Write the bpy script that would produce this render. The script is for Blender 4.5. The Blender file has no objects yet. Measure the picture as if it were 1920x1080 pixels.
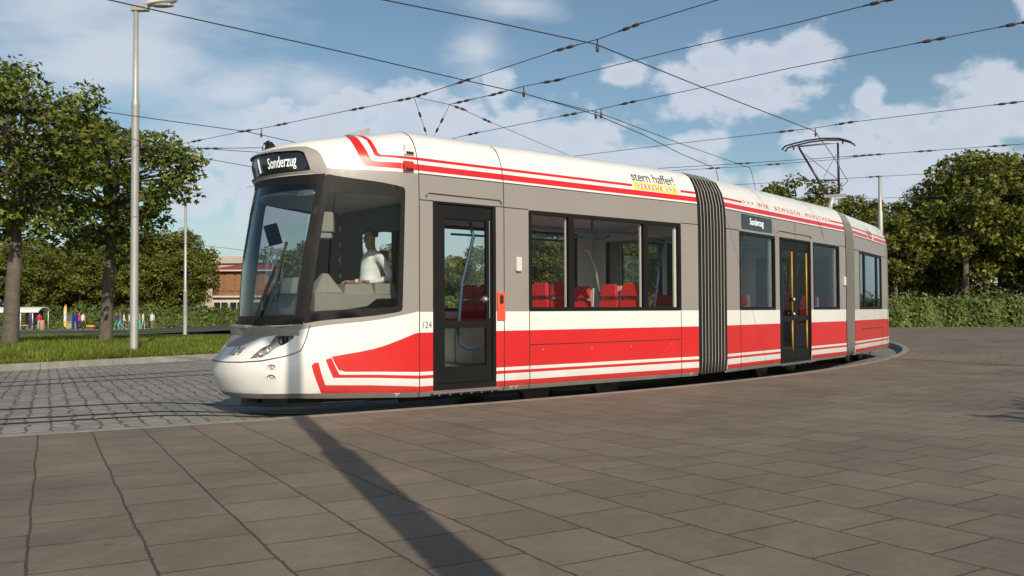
import bpy, bmesh, math, random
from mathutils import Vector, Matrix, Euler
from mathutils.geometry import delaunay_2d_cdt
from math import radians as RD, sin, cos, pi, atan2, sqrt, hypot

# ------------------------------------------------------------------ camera, sky, sun, exposure
sc = bpy.context.scene
COL = sc.collection
FPX = 1663.0                      # focal length in pixels of a 1920-wide picture
PITCH = math.atan(41.3 / FPX)
ROLL = RD(0.24)
CAM = Vector((0, 0, 1.15))
fw = Vector((0, cos(PITCH), sin(PITCH)))
_r0 = Vector((1, 0, 0)); _u0 = _r0.cross(fw)
rt = _r0 * cos(ROLL) - _u0 * sin(ROLL)
up = _u0 * cos(ROLL) + _r0 * sin(ROLL)
cd = bpy.data.cameras.new('camera'); cam = bpy.data.objects.new('camera', cd); COL.objects.link(cam)
cd.sensor_width = 36.0; cd.lens = 36.0 * FPX / 1920.0; cd.clip_start = 0.05; cd.clip_end = 6000
cam.matrix_world = Matrix(((rt.x, up.x, -fw.x, 0), (rt.y, up.y, -fw.y, 0), (rt.z, up.z, -fw.z, 1.15), (0, 0, 0, 1)))
sc.camera = cam

SUN_AZ = Vector((0.345, -0.939)).normalized(); SUN_EL = RD(31)
SUN = Vector((SUN_AZ.x * cos(SUN_EL), SUN_AZ.y * cos(SUN_EL), sin(SUN_EL)))
sl = bpy.data.lights.new('sun', 'SUN'); sl.energy = 4.3; sl.angle = RD(0.3); sl.color = (1.0, 0.87, 0.70)
so = bpy.data.objects.new('sun', sl); COL.objects.link(so)
so.rotation_euler = SUN.to_track_quat('Z', 'Y').to_euler(); so.location = (5, -10, 30)
sc.view_settings.view_transform = 'Standard'; sc.view_settings.look = 'None'
sc.view_settings.gamma = 1; sc.view_settings.use_curve_mapping = False
sc.view_settings.exposure = 0.0

W = bpy.data.worlds.new('World'); sc.world = W; W.use_nodes = True
nt = W.node_tree; N = nt.nodes; L = nt.links
for n_ in list(N): N.remove(n_)
def nd(tree, kind, **kw):
    n = tree.nodes.new(kind)
    for k, v in kw.items():
        if k.startswith('i_'): n.inputs[int(k[2:])].default_value = v
        else: setattr(n, k, v)
    return n
def mth(tree, op, a, b=None, c=None, clamp=False):
    n = tree.nodes.new('ShaderNodeMath'); n.operation = op; n.use_clamp = clamp
    for i, x in enumerate((a, b, c)):
        if x is None: continue
        if isinstance(x, (int, float)): n.inputs[i].default_value = x
        else: tree.links.new(x, n.inputs[i])
    return n.outputs[0]
def build_sky():
    out = nd(nt, 'ShaderNodeOutputWorld'); bg = nd(nt, 'ShaderNodeBackground'); bg.inputs['Strength'].default_value = 0.094
    L.new(bg.outputs[0], out.inputs['Surface'])
    sky = nd(nt, 'ShaderNodeTexSky'); sky.sky_type = 'NISHITA'; sky.sun_disc = False
    sky.sun_elevation = SUN_EL; sky.sun_rotation = math.atan2(SUN_AZ.x, SUN_AZ.y); sky.air_density = 1.0; sky.dust_density = 1.2; sky.ozone_density = 1.6
    tc = nd(nt, 'ShaderNodeTexCoord'); sx = nd(nt, 'ShaderNodeSeparateXYZ'); L.new(tc.outputs['Generated'], sx.inputs[0])
    az = mth(nt, 'ARCTAN2', sx.outputs[0], sx.outputs[1]); el = mth(nt, 'ARCSINE', sx.outputs[2])
    cb = nd(nt, 'ShaderNodeCombineXYZ'); L.new(az, cb.inputs[0]); L.new(el, cb.inputs[1])
    # distort the (azimuth, elevation) lookup so cloud edges billow
    nz = nd(nt, 'ShaderNodeTexNoise'); nz.inputs['Scale'].default_value = 24; nz.inputs['Detail'].default_value = 8; nz.inputs['Roughness'].default_value = 0.55
    mp = nd(nt, 'ShaderNodeMapping'); mp.inputs['Scale'].default_value = (1, 1.5, 1); L.new(cb.outputs[0], mp.inputs[0]); L.new(mp.outputs[0], nz.inputs['Vector'])
    nf = nz.outputs['Fac']
    # (azimuth, elevation, half width, half height, softness 0 puffy .. 1 wispy) in radians
    blobs = CLOUDS
    best = None; bestw = None
    for (a, e, ra, re, soft) in blobs:
        dx = mth(nt, 'MULTIPLY', mth(nt, 'SUBTRACT', az, a), 1 / ra); dy = mth(nt, 'MULTIPLY', mth(nt, 'SUBTRACT', el, e), 1 / re)
        if soft == 0: dy = mth(nt, 'MULTIPLY', dy, mth(nt, 'ADD', 1.0, mth(nt, 'MULTIPLY', mth(nt, 'LESS_THAN', dy, 0.0), -0.25)))
        d = mth(nt, 'SQRT', mth(nt, 'ADD', mth(nt, 'MULTIPLY', dx, dx), mth(nt, 'MULTIPLY', dy, dy)))
        v = mth(nt, 'SUBTRACT', 1.0, d)
        if soft: bestw = v if bestw is None else mth(nt, 'MAXIMUM', bestw, v)
        else: best = v if best is None else mth(nt, 'MAXIMUM', best, v)
    p = mth(nt, 'ADD', best, mth(nt, 'MULTIPLY', mth(nt, 'SUBTRACT', nf, 0.5), 1.9))
    mr = nd(nt, 'ShaderNodeMapRange'); mr.interpolation_type = 'SMOOTHSTEP'; L.new(p, mr.inputs[0]); mr.inputs[1].default_value = 0.0; mr.inputs[2].default_value = 0.5; mr.inputs[3].default_value = 0; mr.inputs[4].default_value = 0.86
    nz2 = nd(nt, 'ShaderNodeTexNoise'); nz2.inputs['Scale'].default_value = 7; nz2.inputs['Detail'].default_value = 6
    mp2 = nd(nt, 'ShaderNodeMapping'); mp2.inputs['Scale'].default_value = (1, 2.6, 1); mp2.inputs['Rotation'].default_value = (0, 0, 0.3); L.new(cb.outputs[0], mp2.inputs[0]); L.new(mp2.outputs[0], nz2.inputs['Vector'])
    pw = mth(nt, 'ADD', bestw, mth(nt, 'MULTIPLY', mth(nt, 'SUBTRACT', nz2.outputs['Fac'], 0.5), 2.4))
    mw = nd(nt, 'ShaderNodeMapRange'); mw.interpolation_type = 'SMOOTHSTEP'; L.new(pw, mw.inputs[0]); mw.inputs[1].default_value = -0.1; mw.inputs[2].default_value = 1.1; mw.inputs[3].default_value = 0; mw.inputs[4].default_value = 0.8
    mask = mth(nt, 'MAXIMUM', mr.outputs[0], mw.outputs[0])
    # low veil towards the horizon
    veil = nd(nt, 'ShaderNodeMapRange'); L.new(el, veil.inputs[0]); veil.inputs[1].default_value = 0.16; veil.inputs[2].default_value = -0.02; veil.inputs[3].default_value = 0; veil.inputs[4].default_value = 0.45
    mask = mth(nt, 'MAXIMUM', mask, veil.outputs[0])
    shade = nd(nt, 'ShaderNodeMapRange'); L.new(p, shade.inputs[0]); shade.inputs[1].default_value = 0.1; shade.inputs[2].default_value = 1.4; shade.inputs[3].default_value = 0; shade.inputs[4].default_value = 1
    cc = nd(nt, 'ShaderNodeMix'); cc.data_type = 'RGBA'; L.new(shade.outputs[0], cc.inputs[0]); cc.inputs[6].default_value = (7.1, 7.6, 8.4, 1); cc.inputs[7].default_value = (6.0, 6.6, 7.9, 1)
    sk = nd(nt, 'ShaderNodeMix'); sk.data_type = 'RGBA'; sk.blend_type = 'MULTIPLY'; sk.inputs[0].default_value = 1; L.new(sky.outputs[0], sk.inputs[6]); sk.inputs[7].default_value = SKYTINT
    mx = nd(nt, 'ShaderNodeMix'); mx.data_type = 'RGBA'; L.new(mask, mx.inputs[0]); L.new(sk.outputs[2], mx.inputs[6]); L.new(cc.outputs[2], mx.inputs[7])
    L.new(mx.outputs[2], bg.inputs[0])
SKYTINT = (1.0, 1.08, 1.03, 1)
CLOUDS = [(-.25, .19, .07, .05, 0), (-.20, .205, .085, .05, 0), (-.12, .21, .09, .055, 0), (-.05, .19, .10, .06, 0), (-.015, .245, .022, .03, 0), (.05, .175, .10, .06, 0), (.07, .195, .05, .03, 0), (.15, .15, .09, .045, 0), (.02, .15, .2, .05, 0),
  (.225, .268, .038, .030, 0), (.20, .245, .05, .034, 0), (.275, .262, .05, .030, 0), (.32, .268, .045, .034, 0), (.255, .235, .10, .028, 0), (.13, .262, .035, .018, 0),
  (.385, .222, .018, .016, 0), (.42, .19, .05, .026, 0), (.36, .175, .06, .035, 0), (.45, .165, .11, .05, 0), (.47, .14, .12, .04, 0), (.50, .215, .055, .035, 0), (.53, .19, .05, .035, 0), (.545, .30, .028, .035, 0), (.36, .135, .14, .03, 0), (.20, .18, .05, .02, 0),
  (-.34, .13, .07, .03, 0), (-.30, .16, .05, .03, 0), (-.27, .12, .06, .05, 0),
  (-.40, .27, .19, .09, 1), (-.47, .30, .14, .08, 1), (-.28, .20, .16, .07, 1), (-.30, .235, .10, .06, 1), (-.035, .285, .05, .055, 1), (0.0, .335, .07, .025, 1), (-.22, .24, .08, .04, 1), (-.33, .18, .12, .03, 1)]
build_sky()

# ------------------------------------------------------------------ helpers
def ray(x, y): return fw + rt * ((x - 960) / FPX) - up * ((y - 540) / FPX)
def onz(x, y, z=0.0):
    d = ray(x, y); return CAM + d * ((z - 1.15) / d.z)
def at(x, y, Y):
    d = ray(x, y); return CAM + d * (Y / d.y)
def tag(o, label=None, cat=None, group=None, kind=None):
    if label: o['label'] = label
    if cat: o['category'] = cat
    if group: o['group'] = group
    if kind: o['kind'] = kind
    return o
ROOT = {}
def thing(name, loc, label, cat, group=None):
    o = bpy.data.objects.new(name, None); o.empty_display_size = .2; COL.objects.link(o); o.location = loc
    ROOT[o] = Vector(loc); return tag(o, label, cat, group)
def link(name, me, mats, parent=None, smooth=False):
    o = bpy.data.objects.new(name, me); COL.objects.link(o)
    for m in (mats if isinstance(mats, (list, tuple)) else [mats]): me.materials.append(m)
    if smooth:
        for p in me.polygons: p.use_smooth = True
    if parent is not None:
        o.parent = parent; off = ROOT[parent]; me.transform(Matrix.Translation(-off)); ROOT[o] = off
    return o
def fin(name, bm, mats, parent=None, smooth=False, angle=None, loc=None):
    me = bpy.data.meshes.new(name); bm.normal_update(); bm.to_mesh(me); bm.free()
    if loc is not None: me.transform(Matrix.Translation(-Vector(loc)))
    o = link(name, me, mats, parent, smooth)
    if loc is not None: o.location = loc; ROOT[o] = Vector(loc)
    if angle is not None and smooth: me.set_sharp_from_angle(angle=RD(angle))
    return o
def box(bm, c, s, rot=0.0, mi=0, bev=0.0, M=None):
    v = bmesh.ops.create_cube(bm, size=1)['verts']
    m = Matrix.Translation(c) @ (M if M is not None else Matrix.Rotation(rot, 4, 'Z')) @ Matrix.Diagonal((s[0], s[1], s[2], 1))
    bmesh.ops.transform(bm, matrix=m, verts=v)
    fs = set(f for x in v for f in x.link_faces)
    for f in fs: f.material_index = mi
    if bev:
        es = set(e for f in fs for e in f.edges)
        r = bmesh.ops.bevel(bm, geom=list(es), offset=bev, segments=2, affect='EDGES', profile=.6)
        for f in r['faces']: f.material_index = mi
    return v
def tube(bm, pts, r, seg=8, mi=0, caps=True):
    pts = [Vector(p) for p in pts]; n = len(pts); rr = r if isinstance(r, (list, tuple)) else [r] * n
    rings = []; pu = None
    for i, p in enumerate(pts):
        t = (pts[min(i + 1, n - 1)] - pts[max(i - 1, 0)]).normalized()
        if pu is None:
            a = Vector((0, 0, 1)) if abs(t.z) < .9 else Vector((1, 0, 0)); u = t.cross(a).normalized()
        else: u = (pu - t * pu.dot(t)).normalized()
        pu = u; w = t.cross(u)
        rings.append([bm.verts.new(p + (u * cos(2 * pi * k / seg) + w * sin(2 * pi * k / seg)) * rr[i]) for k in range(seg)])
    for i in range(n - 1):
        for k in range(seg):
            f = bm.faces.new((rings[i][k], rings[i][(k + 1) % seg], rings[i + 1][(k + 1) % seg], rings[i + 1][k])); f.material_index = mi; f.smooth = True
    if caps:
        for R_, s in ((rings[0], -1), (rings[-1], 1)):
            f = bm.faces.new(R_ if s > 0 else R_[::-1]); f.material_index = mi
def prism(bm, pts, vec, mi=0):
    a = [bm.verts.new(p) for p in pts]; b = [bm.verts.new(Vector(p) + Vector(vec)) for p in pts]; n = len(a)
    fs = [bm.faces.new(a), bm.faces.new(b[::-1])] + [bm.faces.new((a[i], b[i], b[(i + 1) % n], a[(i + 1) % n])) for i in range(n)]
    for f in fs: f.material_index = mi
    bmesh.ops.recalc_face_normals(bm, faces=fs)
def lathe(bm, c, prof, seg=16, mi=0, axis=None):
    M = Matrix.Translation(c) @ (axis.to_track_quat('Z', 'Y').to_matrix().to_4x4() if axis is not None else Matrix())
    rings = [[bm.verts.new(M @ Vector((r * cos(2 * pi * k / seg), r * sin(2 * pi * k / seg), z))) for k in range(seg)] for r, z in prof]
    for i in range(len(rings) - 1):
        for k in range(seg):
            f = bm.faces.new((rings[i][k], rings[i][(k + 1) % seg], rings[i + 1][(k + 1) % seg], rings[i + 1][k])); f.material_index = mi; f.smooth = True
    for R_, s in ((rings[0], -1), (rings[-1], 1)):
        if len(R_) > 2: f = bm.faces.new(R_ if s > 0 else R_[::-1]); f.material_index = mi

def mat(name, col, rough=.5, metal=0.0, var=0.0, vscale=3.0, bump=0.0, bscale=60.0, coat=0.0, emit=None, spec=.5, dirt=0.0):
    m = bpy.data.materials.new(name); m.use_nodes = True; t = m.node_tree; b = t.nodes['Principled BSDF']
    b.inputs['Base Color'].default_value = (*col, 1); b.inputs['Roughness'].default_value = rough; b.inputs['Metallic'].default_value = metal
    b.inputs['Coat Weight'].default_value = coat; b.inputs['Coat Roughness'].default_value = .08; b.inputs['Specular IOR Level'].default_value = spec
    if emit: b.inputs['Emission Color'].default_value = (*emit[0], 1); b.inputs['Emission Strength'].default_value = emit[1]
    g = nd(t, 'ShaderNodeNewGeometry')
    if var:
        n = nd(t, 'ShaderNodeTexNoise'); n.inputs['Scale'].default_value = vscale; n.inputs['Detail'].default_value = 6; t.links.new(g.outputs['Position'], n.inputs['Vector'])
        r = nd(t, 'ShaderNodeMapRange'); t.links.new(n.outputs['Fac'], r.inputs[0]); r.inputs[1].default_value = .3; r.inputs[2].default_value = .7; r.inputs[3].default_value = 1 - var; r.inputs[4].default_value = 1 + var
        h = nd(t, 'ShaderNodeHueSaturation'); h.inputs['Color'].default_value = (*col, 1); t.links.new(r.outputs[0], h.inputs['Value']); t.links.new(h.outputs[0], b.inputs['Base Color'])
        r2 = nd(t, 'ShaderNodeMapRange'); t.links.new(n.outputs['Fac'], r2.inputs[0]); r2.inputs[3].default_value = max(.02, rough - .12); r2.inputs[4].default_value = min(1, rough + .12); t.links.new(r2.outputs[0], b.inputs['Roughness'])
    if bump:
        n = nd(t, 'ShaderNodeTexNoise'); n.inputs['Scale'].default_value = bscale; n.inputs['Detail'].default_value = 4; t.links.new(g.outputs['Position'], n.inputs['Vector'])
        u = nd(t, 'ShaderNodeBump'); u.inputs['Strength'].default_value = bump; u.inputs['Distance'].default_value = .02; t.links.new(n.outputs['Fac'], u.inputs['Height']); t.links.new(u.outputs[0], b.inputs['Normal'])
    return m
M = {}
M['white'] = mat('white paint', (.75, .745, .72), .28, var=.025, vscale=1.6, coat=.35)
M['red'] = mat('red paint', (.60, .018, .018), .30, var=.04, vscale=1.6, coat=.3)
M['grey'] = mat('warm grey paint', (.27, .248, .230), .42, var=.03, vscale=2, coat=.15)
M['lowgrey'] = mat('skirt grey paint', (.20, .19, .175), .55, var=.12, vscale=4)
M['lining'] = mat('interior lining', (.66, .66, .66), .6, var=.02)
M['frame'] = mat('black window rubber', (.011, .0105, .0105), .5, var=.1, spec=.2)
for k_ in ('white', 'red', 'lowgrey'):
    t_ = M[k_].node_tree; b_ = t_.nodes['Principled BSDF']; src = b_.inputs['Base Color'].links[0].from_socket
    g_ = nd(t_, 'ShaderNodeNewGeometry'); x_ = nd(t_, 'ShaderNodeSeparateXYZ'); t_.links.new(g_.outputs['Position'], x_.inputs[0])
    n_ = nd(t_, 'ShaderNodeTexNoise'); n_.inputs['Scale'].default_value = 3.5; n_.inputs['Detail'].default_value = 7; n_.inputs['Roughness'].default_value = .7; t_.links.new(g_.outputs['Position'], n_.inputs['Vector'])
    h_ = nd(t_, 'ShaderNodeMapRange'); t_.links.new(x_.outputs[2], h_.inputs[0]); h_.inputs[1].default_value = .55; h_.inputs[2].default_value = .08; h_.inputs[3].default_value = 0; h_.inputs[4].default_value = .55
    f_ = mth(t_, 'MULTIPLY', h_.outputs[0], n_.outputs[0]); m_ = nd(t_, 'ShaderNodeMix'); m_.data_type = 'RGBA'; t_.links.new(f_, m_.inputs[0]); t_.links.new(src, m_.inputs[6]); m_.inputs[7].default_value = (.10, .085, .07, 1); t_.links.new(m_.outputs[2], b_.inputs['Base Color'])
M['black'] = mat('black plastic', (.018, .018, .019), .45, var=.1)
M['gap'] = mat('dark joint', (.02, .02, .02), .8)
M['bel'] = mat('bellows rubber', (.014, .013, .0125), .85, var=.15, vscale=5)
M['belrib'] = mat('bellows aluminium rib', (.34, .33, .31), .5)
M['steel'] = mat('brushed steel', (.55, .55, .56), .3, metal=.9)
M['galv'] = mat('galvanised steel', (.40, .395, .38), .5, metal=.35, var=.08, vscale=2)
M['seat'] = mat('red seat fabric', (.62, .025, .025), .85, var=.15, vscale=20)
M['shell'] = mat('cream seat shell', (.62, .60, .56), .45)
M['pole'] = mat('blue grab rail', (.05, .085, .16), .35)
M['yellow'] = mat('yellow grab rail', (.45, .25, .03), .4)
M['desk'] = mat('driver desk plastic', (.25, .245, .22), .6, var=.04)
M['cabin'] = mat('dark cabin lining', (.05, .06, .06), .7)
M['orange'] = mat('validator orange', (.85, .10, .05), .4)
M['yell'] = mat('yellow sticker', (.88, .72, .03), .45)
M['ink'] = mat('grey lettering', (.13, .11, .09), .5)
M['sky_ink'] = mat('pale red lettering', (.62, .08, .09), .5)
M['disp'] = mat('display glass', (.012, .015, .017), .12, coat=.6)
M['led'] = mat('display lettering', (.75, .78, .78), .5, emit=((.8, .85, .85), .55))
M['under'] = mat('underframe black', (.012, .011, .011), .8)
M['lens'] = mat('lamp lens', (.5, .5, .5), .08, metal=.3, coat=1)
M['redlens'] = mat('red lens', (.75, .22, .24), .15, coat=1)
M['skin'] = mat('skin', (.42, .22, .15), .55); M['skin2'] = mat('skin tan', (.30, .15, .09), .55)
M['hair'] = mat('dark hair', (.015, .011, .009), .6); M['rail'] = mat('rail groove steel', (.05, .047, .045), .35, metal=.6)
def glass(name, tint, refl=1.0, rough=.0, base=(.9, .95, 1)):
    m = bpy.data.materials.new(name); m.use_nodes = True; t = m.node_tree
    for n in list(t.nodes): t.nodes.remove(n)
    o = nd(t, 'ShaderNodeOutputMaterial'); a = nd(t, 'ShaderNodeBsdfTransparent'); a.inputs[0].default_value = (*tint, 1)
    g = nd(t, 'ShaderNodeBsdfGlossy'); g.inputs['Roughness'].default_value = rough; g.inputs[0].default_value = (*base, 1)
    f = nd(t, 'ShaderNodeFresnel'); f.inputs[0].default_value = 1.5
    k = mth(t, 'MULTIPLY', f.outputs[0], refl, clamp=True); mx = nd(t, 'ShaderNodeMixShader')
    t.links.new(k, mx.inputs[0]); t.links.new(a.outputs[0], mx.inputs[1]); t.links.new(g.outputs[0], mx.inputs[2]); t.links.new(mx.outputs[0], o.inputs[0])
    return m
M['glass'] = glass('side window glass', (.93, .95, .95), .38)
M['glassc'] = glass('rear window glass', (.74, .82, .88), 1.9, base=(.70, .86, 1))  # sky reflection put into the gloss: tinted blue, stronger than plain glass
M['glassb'] = glass('sky-lit window glass', (.82, .87, .90), .8, base=(.75, .88, 1))  # bluish gloss colour stands in for reflected sky on the middle car
M['glassd'] = glass('tinted window glass', (.80, .84, .83), .38)
M['wsglass'] = glass('windscreen glass', (.68, .74, .76), 1.4, base=(.88, .94, 1))

# ------------------------------------------------------------------ ground
CX, CY, RK = -20.4, 38.95, 34.4         # centre and radius of the curved track kerb
def pol(r, ph): return (CX + r * sin(ph), CY - r * cos(ph))
def bed(ph, r=33.0):
    d = math.degrees(ph); t = min(1, max(0, (d - 29.2) / 4.0)); k = min(1, max(0, (r - 28.2) / 2.6)); return -.15 * t * t * (3 - 2 * t) * k * k * (3 - 2 * k)
def polar_nodes(t, rref):
    g = nd(t, 'ShaderNodeNewGeometry'); s = nd(t, 'ShaderNodeVectorMath', operation='SUBTRACT'); t.links.new(g.outputs['Position'], s.inputs[0]); s.inputs[1].default_value = (CX, CY, 0)
    sx = nd(t, 'ShaderNodeSeparateXYZ'); t.links.new(s.outputs[0], sx.inputs[0])
    r = mth(t, 'SQRT', mth(t, 'ADD', mth(t, 'MULTIPLY', sx.outputs[0], sx.outputs[0]), mth(t, 'MULTIPLY', sx.outputs[1], sx.outputs[1])))
    th = mth(t, 'MULTIPLY', mth(t, 'ARCTAN2', sx.outputs[0], mth(t, 'MULTIPLY', sx.outputs[1], -1.0)), rref)
    return g, r, th
def stone(name, bw, rh, mortar, c1, c2, cm, rref, kink, kscale, bumpd, rough, offset=.5, rkink=0.0, rot=0.0, wear=.25, col_rand=.5):
    m = bpy.data.materials.new(name); m.use_nodes = True; t = m.node_tree; b = t.nodes['Principled BSDF']
    g, r, th = polar_nodes(t, rref)
    kz = nd(t, 'ShaderNodeTexNoise'); kz.inputs['Scale'].default_value = kscale; kz.inputs['Detail'].default_value = 3; t.links.new(g.outputs['Position'], kz.inputs['Vector'])
    sc_ = nd(t, 'ShaderNodeSeparateColor'); t.links.new(kz.outputs['Color'], sc_.inputs[0])
    th2 = mth(t, 'ADD', th, mth(t, 'MULTIPLY', mth(t, 'SUBTRACT', sc_.outputs[0], .5), kink))
    r2 = mth(t, 'ADD', r, mth(t, 'MULTIPLY', mth(t, 'SUBTRACT', sc_.outputs[1], .5), rkink))
    mz = nd(t, 'ShaderNodeTexNoise'); mz.inputs['Scale'].default_value = 16; mz.inputs['Detail'].default_value = 4; t.links.new(g.outputs['Position'], mz.inputs['Vector'])
    sm = nd(t, 'ShaderNodeSeparateColor'); t.links.new(mz.outputs['Color'], sm.inputs[0])
    th2 = mth(t, 'ADD', th2, mth(t, 'MULTIPLY', mth(t, 'SUBTRACT', sm.outputs[0], .5), .026)); r2 = mth(t, 'ADD', r2, mth(t, 'MULTIPLY', mth(t, 'SUBTRACT', sm.outputs[1], .5), .026))
    cb = nd(t, 'ShaderNodeCombineXYZ'); t.links.new(r2, cb.inputs[0]); t.links.new(th2, cb.inputs[1])
    br = nd(t, 'ShaderNodeTexBrick'); br.offset = offset; br.inputs['Scale'].default_value = 1; br.inputs['Brick Width'].default_value = bw; br.inputs['Row Height'].default_value = rh
    br.inputs['Mortar Size'].default_value = mortar; br.inputs['Mortar Smooth'].default_value = .15; br.inputs['Bias'].default_value = 0
    br.inputs['Color1'].default_value = (*c1, 1); br.inputs['Color2'].default_value = (*c2, 1); br.inputs['Mortar'].default_value = (*cm, 1)
    t.links.new(cb.outputs[0], br.inputs['Vector'])
    n1 = nd(t, 'ShaderNodeTexNoise'); n1.inputs['Scale'].default_value = 1.3; n1.inputs['Detail'].default_value = 7; n1.inputs['Roughness'].default_value = .62; t.links.new(g.outputs['Position'], n1.inputs['Vector'])
    n2 = nd(t, 'ShaderNodeTexNoise'); n2.inputs['Scale'].default_value = 95; n2.inputs['Detail'].default_value = 4; t.links.new(g.outputs['Position'], n2.inputs['Vector'])
    n3 = nd(t, 'ShaderNodeTexNoise'); n3.inputs['Scale'].default_value = 11; n3.inputs['Detail'].default_value = 5; n3.inputs['Roughness'].default_value = .7; t.links.new(g.outputs['Position'], n3.inputs['Vector'])
    v = mth(t, 'ADD', mth(t, 'MULTIPLY', mth(t, 'SUBTRACT', n1.outputs[0], .5), wear * 2), mth(t, 'MULTIPLY', mth(t, 'SUBTRACT', n2.outputs[0], .5), .55))
    v = mth(t, 'ADD', v, mth(t, 'MULTIPLY', mth(t, 'SUBTRACT', n3.outputs[0], .5), .45))
    vo = nd(t, 'ShaderNodeTexVoronoi'); vo.inputs['Scale'].default_value = 1.7; t.links.new(g.outputs['Position'], vo.inputs['Vector'])
    sp = nd(t, 'ShaderNodeMapRange'); t.links.new(vo.outputs['Distance'], sp.inputs[0]); sp.inputs[1].default_value = .03; sp.inputs[2].default_value = .055; sp.inputs[3].default_value = -.28; sp.inputs[4].default_value = 0
    n4 = nd(t, 'ShaderNodeTexNoise'); n4.inputs['Scale'].default_value = .35; n4.inputs['Detail'].default_value = 6; n4.inputs['Roughness'].default_value = .75; n4.inputs['Distortion'].default_value = .8; t.links.new(g.outputs['Position'], n4.inputs['Vector'])
    st = nd(t, 'ShaderNodeMapRange'); t.links.new(n4.outputs[0], st.inputs[0]); st.inputs[1].default_value = .42; st.inputs[2].default_value = .62; st.inputs[3].default_value = -.16; st.inputs[4].default_value = .08
    v = mth(t, 'ADD', v, mth(t, 'ADD', sp.outputs[0], st.outputs[0])); v = mth(t, 'ADD', v, 1.0)
    h = nd(t, 'ShaderNodeHueSaturation'); t.links.new(br.outputs['Color'], h.inputs['Color']); t.links.new(v, h.inputs['Value']); t.links.new(h.outputs[0], b.inputs['Base Color'])
    ht = mth(t, 'ADD', mth(t, 'MULTIPLY', mth(t, 'SUBTRACT', 1.0, br.outputs['Fac']), 1.0), mth(t, 'ADD', mth(t, 'MULTIPLY', n2.outputs[0], .12), mth(t, 'MULTIPLY', n3.outputs[0], .22)))
    u = nd(t, 'ShaderNodeBump'); u.inputs['Strength'].default_value = .8; u.inputs['Distance'].default_value = bumpd; t.links.new(ht, u.inputs['Height']); t.links.new(u.outputs[0], b.inputs['Normal'])
    rr = mth(t, 'ADD', rough - .12, mth(t, 'MULTIPLY', n1.outputs[0], .24)); t.links.new(rr, b.inputs['Roughness']); b.inputs['Specular IOR Level'].default_value = .35
    return m
M['slab'] = stone('paving slabs', .52, .50, .007, (.172, .142, .108), (.205, .168, .127), (.075, .061, .045), 38.5, .045, 1.2, .010, .72)
M['sett'] = stone('granite setts', .13, .21, .016, (.24, .228, .206), (.35, .33, .30), (.115, .106, .092), 33.0, .20, 3.4, .018, .66, rkink=.16, wear=.18)
M['kerb'] = mat('pale kerb stone', (.24, .225, .20), .8, var=.2, vscale=5, bump=.4)
M['kerbg'] = mat('granite kerb', (.27, .265, .24), .8, var=.2, vscale=3, bump=.5)
M['asph'] = mat('road asphalt', (.12, .112, .105), .9, var=.15, vscale=.8, bump=.3)
M['soil'] = mat('bare soil', (.05, .045, .03), .95, var=.3, vscale=.4)

def sheet_polar(name, r0, r1, nr, p0, p1, np_, m, zf, geo=None, clip=()):
    bm = bmesh.new(); rows = []
    for i in range(nr + 1):
        r = r0 + (r1 - r0) * (i / nr) ** (geo or 1); row = []
        for j in range(np_ + 1):
            ph = p0 + (p1 - p0) * j / np_; x, y = pol(r, ph); row.append(bm.verts.new((x, y, zf(r, ph, x, y))))
        rows.append(row)
    for i in range(nr):
        for j in range(np_): bm.faces.new((rows[i][j], rows[i + 1][j], rows[i + 1][j + 1], rows[i][j + 1]))
    for co, no in clip:
        bmesh.ops.bisect_plane(bm, geom=bm.verts[:] + bm.edges[:] + bm.faces[:], plane_co=co, plane_no=no, clear_outer=True)
    for f in bm.faces:
        if f.normal.z < 0: f.normal_flip()
    o = fin(name, bm, m); tag(o, kind='structure'); return o
# broad base reaching the horizon
bm = bmesh.new(); bmesh.ops.create_grid(bm, x_segments=8, y_segments=8, size=2500)
bmesh.ops.translate(bm, verts=bm.verts, vec=(0, 0, -.80))
tag(fin('ground', bm, M['soil']), kind='structure')
KA = Vector((-9.94, 17.24, 0)); KB = Vector((-7.14, 21.21, 0)); KD = (KB - KA).normalized(); KN = Vector((-KD.y, KD.x, 0))  # grass kerb line, KN points away over the grass
sheet_polar('paving', RK + .10, 150, 60, RD(-60), RD(135), 240, M['slab'], lambda r, ph, x, y: 0.0, geo=2, clip=[((0, 57.5, 0), (0, 1, 0))])
sheet_polar('sett_paving', 2, RK - .06, 60, RD(-60), RD(135), 390, M['sett'], lambda r, ph, x, y: bed(ph, r), clip=[(KA, KN), ((0, 70, 0), (0, 1, 0))])
# kerb of the track, one strip with its vertical inner face
bm = bmesh.new(); prof = [(RK - .06, None), (RK - .06, -.004), (RK - .045, .004), (RK + .105, .004), (RK + .11, -.05)]
rows = []; n_ = 390
for j in range(n_ + 1):
    ph = RD(-60) + RD(195) * j / n_; row = []
    for r, z in prof:
        x, y = pol(r, ph); row.append(bm.verts.new((x, y, -.20 if z is None else z)))
    rows.append(row)
for j in range(n_):
    for k in range(len(prof) - 1): bm.faces.new((rows[j][k], rows[j][k + 1], rows[j + 1][k + 1], rows[j + 1][k]))
tag(fin('track_kerb', bm, M['kerb']), kind='structure')
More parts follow.
